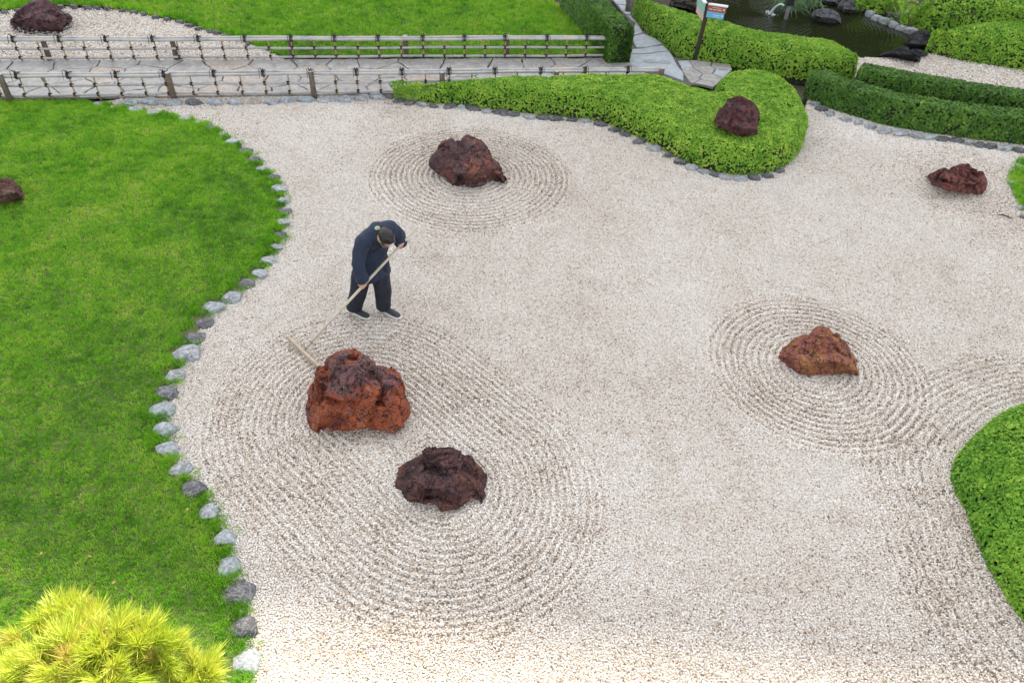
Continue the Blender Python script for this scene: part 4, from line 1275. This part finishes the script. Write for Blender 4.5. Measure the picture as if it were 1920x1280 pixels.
# the photographed post leans a little to the right
def onpost(z, dx=0):
    return pbase + np.array([.06 * z + dx, 0, z])
mb = MB(); mb.tube([onpost(0), onpost(.7), onpost(1.30)], [.045, .045, .045], 4, cap=False); mb.build('pole', M['sign_post'], sg)
bx = np.array([.93, -.30, 0]); bx /= np.linalg.norm(bx); bn = np.array([bx[1], -bx[0], 0]); bn = bn if bn[1] < 0 else -bn
def board(nm, c0, dirv, w_, z0, z1, mat, par, th=.02, off=.0):
    nv = np.array([-dirv[1], dirv[0], 0])
    c_ = c0 + dirv * w_ / 2 + nv * off
    mb = MB(); mb.box((c_[0], c_[1], (z0 + z1) / 2), (w_, th, z1 - z0), np.column_stack([dirv, nv, [0, 0, 1]]))
    return mb.build(nm, mat, par)
pc = onpost(1.1) - np.array([0, 0, 1.1])
pc = pc + bn * .05
b1 = board('board', pc, bx, .375, 1.075, 1.20, M['sign_red'], sg)
b2 = board('board', pc, bx, .355, .95, 1.073, M['sign_blue'], sg)
board('cap', pc, bx, .395, 1.203, 1.228, M['sign_white'], sg, .075)
by = np.array([-.10, 1.0, 0]); by /= np.linalg.norm(by)
pl = pc - bx * .06 + np.array([0, .02, 0])
b3 = board('board', pl, by, .55, 1.0, 1.20, M['sign_green'], sg)
board('board', pl, by, .50, .86, .998, M['sign_pink'], sg)
board('cap', pl, by, .57, 1.203, 1.228, M['sign_white'], sg, .075)
def marks(par, spans, zc, hh, arrow_x, arrow_h, words=True):
    nv = np.array([-bx[1], bx[0], 0])
    mb = MB()
    rr = random.Random(int(zc * 100))
    for a0, a1, dz, h2 in spans:
        a0, a1 = a0 * .75, a1 * .75
        x = a0
        while x < a1:
            w_ = rr.uniform(.006, .011)
            c_ = pc + bx * (x + w_ / 2) - nv * .0115
            mb.box((c_[0], c_[1], zc + dz + rr.uniform(-.002, .002)), (w_, .002, h2 * rr.uniform(.6, 1)), np.column_stack([bx, nv, [0, 0, 1]]))
            x += w_ + rr.uniform(.003, .005)
    o = mb.build('lettering', M['sign_white'], par)
    o['kind'] = 'stuff'
    mb = MB()
    for s_ in (-1, 1):
        c_ = pc + bx * arrow_x - nv * .0115
        R2 = np.column_stack([bx, nv, [0, 0, 1]]) @ np.array([[math.cos(.8 * s_), 0, -math.sin(.8 * s_)], [0, 1, 0], [math.sin(.8 * s_), 0, math.cos(.8 * s_)]])
        c_ = c_ + np.array([0, 0, zc - s_ * arrow_h * .3])
        mb.box(c_, (arrow_h, .002 + s_ * .0003, .010), R2)
    c_ = pc + bx * (arrow_x - .01) - nv * .0117
    mb.box((c_[0], c_[1], zc), (arrow_h, .002, .010), np.column_stack([bx, nv, [0, 0, 1]]))
    mb.build('arrow', M['sign_white'], par)
marks(b1, [(.05, .13, -.018, .022), (.15, .25, -.018, .022), (.27, .38, -.018, .022), (.12, .36, .022, .012)], 1.14, .02, .335, .036)
marks(b2, [(.18, .27, .0, .018), (.29, .36, .0, .018), (.19, .35, -.03, .010)], 1.015, .02, .32, .034)

# ------------------------------------------------------------------ pond: spout, water jet, grasses, plants
M['spout'] = plain('spout_dark', (0.012, 0.014, 0.02), .35, .3, 20)
m, nt, b = new_mat('jet_water')
b.inputs['Base Color'].default_value = (.75, .80, .86, 1); b.inputs['Roughness'].default_value = .15
b.inputs['Transmission Weight'].default_value = .35
M['jet'] = m
p = P(1473, 36, -.02)
wf = empty('water_spout', p)
tag(wf, 'dark upright water spout pouring into the pond', 'fountain')
mb = MB(); mb.tube([p - [0, 0, .1], p + [0, 0, .35]], [.05, .045], 10); mb.build('pipe', plain('pipe_grey', (.16, .16, .17), .5), wf, True)
mb = MB(); mb.box(p + [0.0, 0, .50], (.16, .16, .34)); mb.box(p + [-.01, 0, .68], (.20, .20, .03)); mb.build('head', M['spout'], wf)
mb = MB(); mb.tube([p + [-.02, -.03, .33], p + [-.14, -.09, .33]], [.022, .020], 8); mb.build('nozzle', M['spout'], wf, True)
land = P(1443, 27, -.02)
s0 = p + np.array([-.14, -.09, .33])
pts = [s0 + (land - s0) * t + np.array([0, 0, .12 * 4 * t * (1 - t)]) for t in np.linspace(0, 1, 9)]
mb = MB(); mb.tube(pts, [.016, .018, .02, .022, .022, .024, .026, .03, .034], 8); mb.build('water_jet', M['jet'], wf, True)
mb = MB()
rr = random.Random(5)
for k in range(46):
    a, q_ = rr.uniform(0, 6.28), abs(rr.gauss(0, .11))
    s_ = rr.uniform(.008, .020)
    v, f = ICO[1]
    mb.add(v * np.array([s_, s_, s_ * .8]) + land + [q_ * math.cos(a), q_ * math.sin(a), rr.uniform(0, .03)], f.tolist())
o = mb.build('splash', M['jet'], wf, True); o['kind'] = 'stuff'

def blades(name, label, px, py, n, ln, wd, droop, mats, cat='plant', z=0.0, spread=.08):
    p = P(px, py, z)
    e = empty(name, p)
    tag(e, label, cat)
    rr = random.Random(int(px))
    for k in range(n):
        a = rr.uniform(0, 6.28)
        el, L_ = rr.uniform(.5, 1.3), ln * rr.uniform(.6, 1.1)
        o_ = p + np.array([rr.uniform(-1, 1) * spread, rr.uniform(-1, 1) * spread, 0])
        d = np.array([math.cos(a) * math.cos(el), math.sin(a) * math.cos(el), math.sin(el)])
        s_ = np.array([-math.sin(a), math.cos(a), 0]) * wd / 2
        v, f = [], []
        for j, t in enumerate(np.linspace(0, 1, 6)):
            c_ = o_ + d * L_ * t + np.array([math.cos(a) * .3, math.sin(a) * .3, -1]) * droop * L_ * t * t
            w_ = (1 - t ** 2.2) + .03
            v += [c_ - s_ * w_, c_ + np.array([0, 0, -.12 * wd]), c_ + s_ * w_]
            if j:
                i = (j - 1) * 3
                f += [(i, i + 1, i + 4, i + 3), (i + 1, i + 2, i + 5, i + 4)]
        mo('leaf', v, f, rr.choice(mats), e, True)
    return e
M['sedge'] = plain('sedge_leaf', (0.045, 0.12, 0.025), .5, .4, 8)
M['varieg'] = plain('variegated_leaf', (0.42, 0.50, 0.34), .5, .25, 8)
M['varieg2'] = plain('green_leaf', (0.10, 0.22, 0.07), .5, .3, 8)
blades('sedge_clump', 'drooping dark green grass clump on the pond behind the water spout', 1478, 12, 130, .55, .022, .75, [M['sedge']], 'plant', 0.05, .30)
blades('sedge_clump', 'drooping dark green grass clump beside the flat pond rock', 1520, 8, 90, .50, .022, .75, [M['sedge']], 'plant', 0.05, .26)
blades('variegated_plant', 'pale striped leafy plant between the azalea mounds on the pond bank', 1688, 34, 60, .38, .026, .35, [M['varieg'], M['varieg'], M['varieg2']], 'plant', 0.0, .07)
blades('bank_fern', 'low bright green plant at the pond bank stones', 1668, 40, 40, .16, .022, .4, [M['varieg2']], 'plant', 0.05, .14)

# ------------------------------------------------------------------ the rake
M['rake_wood'] = plain('rake_pole', (0.47, 0.41, 0.33), .45, .18, 9)
M['rake_head'] = plain('rake_head', (0.40, 0.32, 0.23), .6, .25, 14)
M['rake_band'] = plain('rake_band', (0.16, 0.13, 0.10), .5, .25, 14)
HB0, HB1 = P(540, 632, .07), P(603, 692, .07)
hc = HB0 + (HB1 - HB0) * .44
TOP = P(783, 426, 1.25)
rk = empty('rake', (hc[0], hc[1], 0))
tag(rk, 'long handled wooden gravel rake held by the bending person', 'rake')
hd = (TOP - hc) / np.linalg.norm(TOP - hc)
mb = MB(); mb.tube([hc + hd * .05, hc + hd * 1.0, TOP], [.0185, .0175, .0165], 12); mb.build('handle', M['rake_wood'], rk, True)
mb = MB(); mb.tube([hc - hd * .005, hc + hd * .16, hc + hd * .165], [.028, .024, .020], 12, cap=False); sk = mb.build('socket', M['rake_wood'], rk, True)
for q_ in (.05, .15):
    mb = MB(); mb.tube([hc + hd * q_, hc + hd * (q_ + .012)], [.029, .0285], 12, cap=False); mb.build('band', M['rake_band'], sk, True)
bd = (HB1 - HB0) / np.linalg.norm(HB1 - HB0)
bl = np.linalg.norm(HB1 - HB0)
bnv = np.cross(bd, [0, 0, 1])
mb = MB(); mb.box((HB0 + HB1) / 2, (bl, .030, .055), np.column_stack([bd, bnv, [0, 0, 1]])); mb.build('head_bar', M['rake_head'], rk)
nt_ = 9
tm = MB(); tm.tube([(0, 0, 0), (0, 0, -.05), (0, 0, -.088)], [.011, .010, .004], 6); tm = tm.mesh('tooth', M['rake_head'])
for k in range(nt_):
    o = bpy.data.objects.new('tooth', tm)
    link(o, rk); o.matrix_parent_inverse = Matrix.Translation(rk.location).inverted()
    o.location = tuple(HB0 + bd * bl * (k + .5) / nt_ - np.array([0, 0, .015]))

# ------------------------------------------------------------------ the gardener
M['skin'] = plain('skin', (0.50, 0.29, 0.20), .5, .08, 12)
M['navy'] = plain('navy_cloth', (0.010, 0.020, 0.046), .8, .25, 14, .15)
M['navy2'] = plain('navy_trousers', (0.0075, 0.011, 0.021), .85, .25, 14, .15)
M['hair'] = plain('black_hair', (0.005, 0.0045, 0.0045), .5, .35, 60, .5)
M['shoe'] = plain('shoe_navy', (0.016, 0.021, 0.030), .6, .2, 20)
M['sole'] = plain('sole_white', (0.62, 0.62, 0.60), .6, .08, 20)
M['emblem'] = plain('emblem_yellow', (0.36, 0.37, 0.24), .7, .2, 60)
M['frame'] = plain('glasses_frame', (0.25, 0.26, 0.28), .3, .1, 20)
FT = P(703, 591)
UPV = np.array([0, 0, 1.])
fwd = np.array([.45, -.89, 0]); fwd /= np.linalg.norm(fwd)
lft = np.array([-fwd[1], fwd[0], 0])
RS, LS = P(677, 456, 1.24), P(742, 431, 1.31)          # shoulders
LINE = lambda t: hc + (TOP - hc) * t
def on_handle(px, py):
    ts = np.linspace(0, 1, 801)
    pp = proj(np.array([LINE(t) for t in ts]))
    return ts[np.argmin((pp[:, 0] - px) ** 2 + (pp[:, 1] - py) ** 2)]
tR, tL = on_handle(680, 534), on_handle(753, 458)
RH, LH = LINE(tR), LINE(tL)
SM = (RS + LS) / 2
HIP = FT + np.array([.0, .12, .86])
MIDB = (HIP + SM) / 2 - fwd * .07 + UPV * .03
HEAD = P(725, 446, 1.36)
ch = UPV * math.cos(R(52)) + fwd * math.sin(R(52))      # crown direction
fh = fwd * math.cos(R(52)) - UPV * math.sin(R(52))      # face direction
ch = ch * math.cos(.12) + lft * math.sin(.12) * -1
ch /= np.linalg.norm(ch); fh = fh - ch * (fh @ ch); fh /= np.linalg.norm(fh)
lh = np.cross(ch, fh)
HX = np.array([lh, fh, ch])                            # rows: left, face, crown
def hp(a, b_, c_): return HEAD + lh * a + fh * b_ + ch * c_
RE = P(672, 497, .98)                                   # right elbow
LE = (LS + LH) / 2 + np.array([-.10, .81, -.50]) * .19
RA, LA_ = P(665, 578, .09), P(720, 576, .09)            # ankles
RK = (HIP - lft * .10) * .45 + RA * .55 + fwd * .04
LK = (HIP + lft * .10) * .45 + LA_ * .55 + fwd * .04
NECK = SM + fwd * .04 + UPV * .03

mb = MB()
HX = HX * 1.0
mb.ball(hp(0, -.01, .035), (.083, .102, .092), HX)       # cranium
mb.ball(hp(0, .022, -.045), (.066, .074, .078), HX)      # face and jaw
mb.tube([hp(0, .085, .01), hp(0, .108, -.028), hp(0, .098, -.038)], [.010, .015, .012], 8)    # nose
mb.tube([hp(-.022, .083, -.075), hp(.022, .083, -.075)], [.008, .008], 6)                    # lips
mb.ball(hp(0, .072, -.108), (.022, .02, .018), HX)       # chin
for s_ in (-1, 1):
    mb.ball(hp(s_ * .088, -.004, -.014), (.014, .022, .034), HX)       # ear
    mb.tube([hp(s_ * .012, .086, .018), hp(s_ * .045, .076, .018)], [.008, .007], 6)          # brow
mb.tube([NECK - UPV * .03, NECK * .5 + HEAD * .5, hp(0, -.03, -.04)], [.066, .060, .062], 12)
mb.tube([HIP, MIDB, SM], [(.14, .10), (.13, .09), (.09, .06)], 14, side=lft)
arms = [(RS, RE, RH, -1), (LS, LE, LH, 1)]
fdir = hd
for S, E_, Hn, sgn in arms:
    aim = (Hn - E_) / np.linalg.norm(Hn - E_)
    # palm sits beside the handle on the arm's side; fingers close round it
    side = E_ - Hn; side = side - hd * (side @ hd); side /= np.linalg.norm(side)
    nrm_ = np.cross(hd, side)
    wr = Hn + side * .085 + nrm_ * .006
    mb.tube([S, S * .5 + E_ * .5, E_], [.052, .048, .042], 12)
    mb.tube([E_, E_ * .5 + wr * .5, wr], [.042, .038, .028], 12)
    mb.tube([wr, Hn + side * .055, Hn + side * .034], [(.028, .020), (.042, .020), (.043, .017)], 12, side=hd)
    for k in range(4):
        r_ = (.0092, .0098, .0094, .0082)[k]
        rr_ = .0175 + r_ * .85
        o_ = hd * (-.033 + .022 * k) * sgn
        n_arc = (5, 6, 6, 5)[k]
        pts = [Hn + o_ + side * rr_ * math.cos(t) + nrm_ * rr_ * math.sin(t) for t in np.linspace(.15, (3.3, 3.7, 3.6, 3.1)[k], n_arc)]
        mb.tube([Hn + o_ + side * .045] + pts, [r_] + list(np.linspace(r_, r_ * .8, n_arc)), 8)
    tp = [Hn + side * .055 + hd * sgn * .030 * -1, Hn + side * .026 - nrm_ * .022 - hd * sgn * .042, Hn - nrm_ * .029 - hd * sgn * .030 + side * .004, Hn - nrm_ * .026 - side * .016 - hd * sgn * .022]
    mb.tube(tp, [.0125, .012, .0105, .009], 8)
for A_, K_, s_ in ((RA, RK, -1), (LA_, LK, 1)):
    mb.tube([HIP + lft * s_ * .09, K_, A_ - UPV * .03], [.085, .058, .042], 12)
body = ob('person', remeshed('person', mb, .0065, M['skin'], 2))
tag(body, 'person in dark navy work clothes bending forward to pull a rake', 'person')
# put the origin at the feet
body.data.transform(Matrix.Translation(-Vector(FT)))
body.location = tuple(FT)
def cloth(name, mb_, vox, mat, sm=5, wr=0.0, wf=9, seed=0, par=body):
    return ob(name, remeshed(name, mb_, vox, mat, sm, wr, wf, seed), par)
# jacket: bent back, hanging skirts, straight wide sleeves
mb = MB()
low = HIP - UPV * .24 + fwd * .03
mb.tube([low, HIP - UPV * .08, HIP + UPV * .04, MIDB, SM * .75 + MIDB * .25 - fwd * .015, SM + UPV * .005, NECK + UPV * .015], [(.225, .165), (.215, .160), (.205, .155), (.215, .150), (.215, .140), (.17, .105), (.085, .075)], 20, side=lft)
mb.tube([RS * .85 + SM * .15, SM - fwd * .045 + UPV * .045, LS * .85 + SM * .15 - fwd * .02 + UPV * .015], [.095, .115, .098], 14)
for S, E_, Hn, sgn in arms:
    wrp = E_ + (Hn - E_) * .74
    mb.tube([S * .88 + SM * .12, S * .5 + E_ * .5, E_, E_ * .5 + wrp * .5, wrp], [.086, .080, .076, .075, .076], 14)
jk = cloth('jacket', mb, .010, M['navy'], 4, .017, 7, 3)
# crossed collar bands and front overlap
mb = MB()
for s_ in (-1, 1):
    a0, a1, a2 = NECK + lft * s_ * .075 + UPV * .045 - fwd * .02, SM + lft * s_ * .06 + fwd * .135 - UPV * .02, MIDB - lft * s_ * .04 + fwd * (.168 + .006 * s_) - UPV * .03
    mb.tube([a0, a1, a2], [(.026, .007)] * 3, 8, side=lft)
mb.build('collar', M['navy2'], jk, True)
mb = MB()
ep = MIDB * .15 + SM * .85 - fwd * .135 + UPV * .085
dgj = np.empty(len(jk.data.vertices) * 3, np.float32); jk.data.vertices.foreach_get('co', dgj); dgj = dgj.reshape(-1, 3)
pj = proj(dgj); dj = np.linalg.norm(dgj - CP, axis=1)
near_ = np.hypot(pj[:, 0] - 705, pj[:, 1] - 424) < 5
vi = np.where(near_)[0][np.argmin(dj[near_])] if near_.any() else 0
nj = np.array(jk.data.vertices[int(vi)].normal)
tj = np.cross(nj, [0, 0, 1.]); tj /= np.linalg.norm(tj)
mb.ball(dgj[vi] + nj * .002, (.034, .026, .007), np.array([tj, np.cross(nj, tj), nj])); mb.build('emblem', M['emblem'], jk, True)
# trousers
mb = MB()
mb.tube([HIP - UPV * .06, HIP + UPV * .06], [(.165, .13), (.16, .125)], 16, side=lft)
for A_, K_, s_ in ((RA, RK, -1), (LA_, LK, 1)):
    mb.tube([HIP + lft * s_ * .085 - UPV * .02, HIP * .72 + K_ * .28 + lft * s_ * .085 * .7, K_, K_ * .45 + A_ * .55 + UPV * .01, A_ + UPV * .05, A_ + UPV * .02], [.125, .122, .108, .098, .096, .094], 16)
cloth('trousers', mb, .010, M['navy2'], 3, .017, 7, 8)
# hair
mb = MB()
mb.ball(hp(0, -.022, .048), (.092, .106, .092), HX)
mb.ball(hp(0, -.056, -.005), (.082, .072, .074), HX)
mb.ball(hp(.02, .045, .075), (.052, .040, .036), HX)
hr = cloth('hair', mb, .007, M['hair'], 2, .006, 30, 5)
# glasses
mb = MB()
for s_ in (-1, 1):
    mb.tube([hp(s_ * .089, -.005, .002), hp(s_ * .086, .06, .006), hp(s_ * .062, .100, .004)], [.003] * 3, 6)
    ring = [hp(s_ * .033 + .026 * math.cos(t), .103, .002 + .018 * math.sin(t)) for t in np.linspace(0, 6.283, 13)]
    mb.tube(ring, [.0025] * 13, 5, cap=False)
mb.tube([hp(-.008, .106, .006), hp(.008, .106, .006)], [.0025] * 2, 5)
mb.build('glasses', M['frame'], body, True)
# shoes with white soles
for h_px, t_px in (((660, 583), (692, 597)), ((717, 581), (750, 596))):
    H0, T0 = P(*h_px, .02), P(*t_px, .02)
    d = T0 - H0; d[2] = 0; L_ = max(np.linalg.norm(d), .24); d /= np.linalg.norm(d)
    c0 = (H0 + T0) / 2; c0[2] = .014
    sd = np.array([-d[1], d[0], 0])
    prof_ = [(-.5, .030, .030), (-.46, .038, .050), (-.3, .043, .060), (-.1, .044, .052), (.1, .049, .042), (.28, .051, .034), (.42, .042, .026), (.5, .024, .016)]
    mb = MB(); mb.tube([c0 + d * L_ * a + UPV * (.022 + h2 * .5) for a, w2, h2 in prof_], [(w2, h2 * .75) for a, w2, h2 in prof_], 14, side=sd)
    sh = cloth('shoe', mb, .007, M['shoe'], 2)
    mb = MB(); mb.tube([c0 + d * L_ * a * 1.03 + UPV * .014 for a, w2, h2 in prof_], [(w2 * 1.16, .020) for a, w2, h2 in prof_], 14, side=sd)
    mb.build('sole', M['sole'], sh, True)

# ------------------------------------------------------------------ sunlit pine in the near corner
def shoot_meshes():
    out = []
    for k in range(5):
        r = random.Random(300 + k)
        v, f = [], []
        for q in range(60):
            t = r.random()
            a, sp_a = r.uniform(0, 6.283), r.uniform(.25, 1.15) * (1.15 - .5 * t)
            d = np.array([math.cos(a) * math.sin(sp_a), math.sin(a) * math.sin(sp_a), math.cos(sp_a)])
            s_ = np.cross(d, [r.uniform(-1, 1), r.uniform(-1, 1), r.uniform(-1, 1)]); s_ /= np.linalg.norm(s_)
            L_, w_ = r.uniform(.08, .13), .0040
            o_ = np.array([0, 0, t * .06])
            mid_ = o_ + d * L_ * .55 + np.array([0, 0, -.002])
            i = len(v)
            v += [o_ - s_ * w_ * .4, o_ + s_ * w_ * .4, mid_ + s_ * w_ * .5, mid_ - s_ * w_ * .5, o_ + d * L_ + np.array([r.gauss(0, .003), r.gauss(0, .003), .004])]
            f += [(i, i + 1, i + 2, i + 3), (i + 3, i + 2, i + 4)]
        out.append(mesh('shoot', v, f, M['needle']))
    return out
SHOOT = protos('shoot_kinds', shoot_meshes())
CL = [(128, 1137, 2.05, .16), (75, 1170, 2.0, .13), (185, 1150, 2.1, .15), (215, 1185, 2.35, .20), (285, 1180, 2.3, .17), (330, 1205, 2.2, .13), (140, 1205, 2.35, .22), (75, 1235, 2.25, .18), (20, 1262, 2.15, .17), (210, 1240, 2.35, .22), (285, 1250, 2.15, .15),
      (385, 1238, 2.1, .13), (365, 1262, 2.05, .10), (130, 1275, 2.2, .2), (40, 1310, 2.1, .2), (210, 1310, 2.2, .2), (110, 1350, 2.1, .25), (-40, 1310, 2.05, .2), (300, 1340, 2.0, .2), (0, 1225, 2.0, .08)]
CL = [(x * .95 - 8, y + 30, z, r_ * .74) for x, y, z, r_ in CL]
cen = np.array([P(x, y, z) for x, y, z, _ in CL])
tb = np.array([cen[:, 0].mean() - .05, cen[:, 1].mean() - .25, .0])
pt = empty('pine_tree', tb)
tag(pt, 'sunlit yellow green pine with long needles rising from the lawn', 'tree')
top = tb + np.array([.06, .05, 1.75])
mb = MB(); mb.tube([tb + [0, 0, -.1], tb + [.05, .02, .5], tb + [-.03, .04, 1.1], top], [.10, .085, .07, .045], 12); mb.build('trunk', M['bark'], pt, True)
pts, nn, ton = [], [], []
rg = np.random.default_rng(12)
for (x, y, z, r_), c_ in zip(CL, cen):
    k0 = top + (c_ - top) * .45 + np.array([0, 0, -.14])
    k1 = c_ - np.array([0, 0, r_ * .45])
    mb = MB(); mb.tube([top - [0, 0, .35], k0 - [0, 0, .05], k0 + (k1 - k0) * .5 + rg.normal(0, .03, 3), k1], [.030, .022, .016, .010], 8); br = mb.build('branch', M['bark'], pt, True)
    n_ = int(16 + 420 * r_ * r_)
    for q in range(n_):
        d = rg.normal(size=3); d /= np.linalg.norm(d); d[2] = abs(d[2]) * .8 - .15
        p_ = c_ + d * r_ * np.array([1, 1, .55]) * rg.uniform(.55, 1.0)
        pts.append(p_)
        nn.append(d * 1.2 + np.array([0, 0, .45]) + rg.normal(0, .25, 3))
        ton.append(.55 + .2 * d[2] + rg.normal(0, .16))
        if q % 7 == 0:
            mb = MB(); mb.tube([k1, (k1 + p_) / 2 + rg.normal(0, .012, 3), p_ + d * .02], [.007, .005, .004], 5); mb.build('twig', M['bark'], br, True)
o = scattered('needles', np.zeros((0, 3)), [], M['needle'], np.array(pts), euler_from_normal(np.array(nn)), rg.uniform(.8, 1.2, len(pts)), np.clip(ton, 0, 1), SHOOT, pt)
tag(o, kind='stuff')

# ------------------------------------------------------------------ trees standing beyond the pond (mirrored in its water)
M['tree_leaf'] = leaf_mat('tree_leaf', [(0.0, (0.02, 0.06, 0.01)), (0.6, (0.06, 0.14, 0.02)), (1.0, (0.18, 0.24, 0.04))], .5, .3, .3)
BRO = protos('broadleaf_kinds', leafcluster(12, .26, .13, M['tree_leaf'], 90, .6))
for k, (x, y, h_, r_) in enumerate([(3.5, 27.5, 7.5, 2.3), (7.5, 29.0, 8.5, 2.6), (11.5, 27.8, 7.0, 2.4), (15.5, 29.5, 9.0, 2.8), (19.5, 28.0, 8.0, 2.6)]):
    t_ = empty('broadleaf_tree', (x, y, -.1))
    tag(t_, 'dark leafy tree standing beyond the pond', 'tree', 'trees beyond the pond')
    rg = np.random.default_rng(700 + k)
    mb = MB(); mb.tube([(x, y, -.2), (x + .1, y, h_ * .35), (x - .05, y + .1, h_ * .75)], [.22, .17, .07], 10); mb.build('trunk', M['bark'], t_, True)
    for q in range(6):
        a_ = q * 1.05 + rg.uniform(-.3, .3)
        mb = MB(); mb.tube([(x, y, h_ * (.30 + .05 * q)), (x + math.cos(a_) * r_ * .4, y + math.sin(a_) * r_ * .4, h_ * (.42 + .06 * q)), (x + math.cos(a_) * r_ * .8, y + math.sin(a_) * r_ * .8, h_ * (.48 + .06 * q))], [.07, .05, .02], 7); mb.build('limb', M['bark'], t_, True)
    d = rg.normal(size=(1500, 3)); d /= np.linalg.norm(d, axis=1)[:, None]
    rad_ = r_ * (.45 + .55 * rg.random(1500) ** .5) * (1 + .28 * fbm(d, 2.2, 3, 800 + k))
    pc_ = np.array([x, y, h_ * .58]) + d * rad_[:, None] * np.array([1, 1, h_ * .43 / r_])
    o = scattered('crown', np.zeros((0, 3)), [], M['tree_leaf'], pc_, euler_from_normal(d + rg.normal(0, .4, d.shape)), rg.uniform(.7, 1.3, 1500), np.clip(.5 + .3 * fbm(pc_, .8, 2, 3) + rg.normal(0, .15, 1500), 0, 1), BRO, t_)
    tag(o, kind='stuff')

# ------------------------------------------------------------------ small litter
M['dryleaf'] = plain('dry_leaf', (0.38, 0.20, 0.07), .7, .3, 20)
M['deadtwig'] = plain('dead_twig', (0.02, 0.016, 0.014), .9, .3, 20)
v = [(0, 0, 0), (.02, .012, .006), (.045, 0, .002), (.02, -.012, .006)]
lm = mesh('fallen_leaf', v, [(0, 1, 2), (0, 2, 3)], M['dryleaf'])
for x, y in [(215, 267), (222, 272), (290, 265), (170, 325), (300, 330), (350, 957), (172, 1043), (75, 1040), (218, 1088), (40, 640)]:
    p_ = P(x, y, .155)
    o = bpy.data.objects.new('fallen_leaf', lm); link(o)
    o.location = tuple(p_); o.rotation_euler = (random.uniform(-.2, .2), random.uniform(-.2, .2), random.uniform(0, 6))
    tag(o, 'small dry tan leaf fallen on the bright green lawn', 'leaf', 'dry leaves on the lawn')
p_ = P(1885, 406, .025)
mb = MB(); mb.tube([p_ + [-.11, .05, 0], p_ + [-.03, .03, .012], p_ + [.03, -.02, .01], p_ + [.10, -.06, 0]], [.004, .012, .011, .004], 6)
o = mb.build('dead_twig', M['deadtwig'], None, True); tag(o, 'short black twig lying on the gravel near the lawn corner', 'twig')
SC.cycles.use_denoising = True
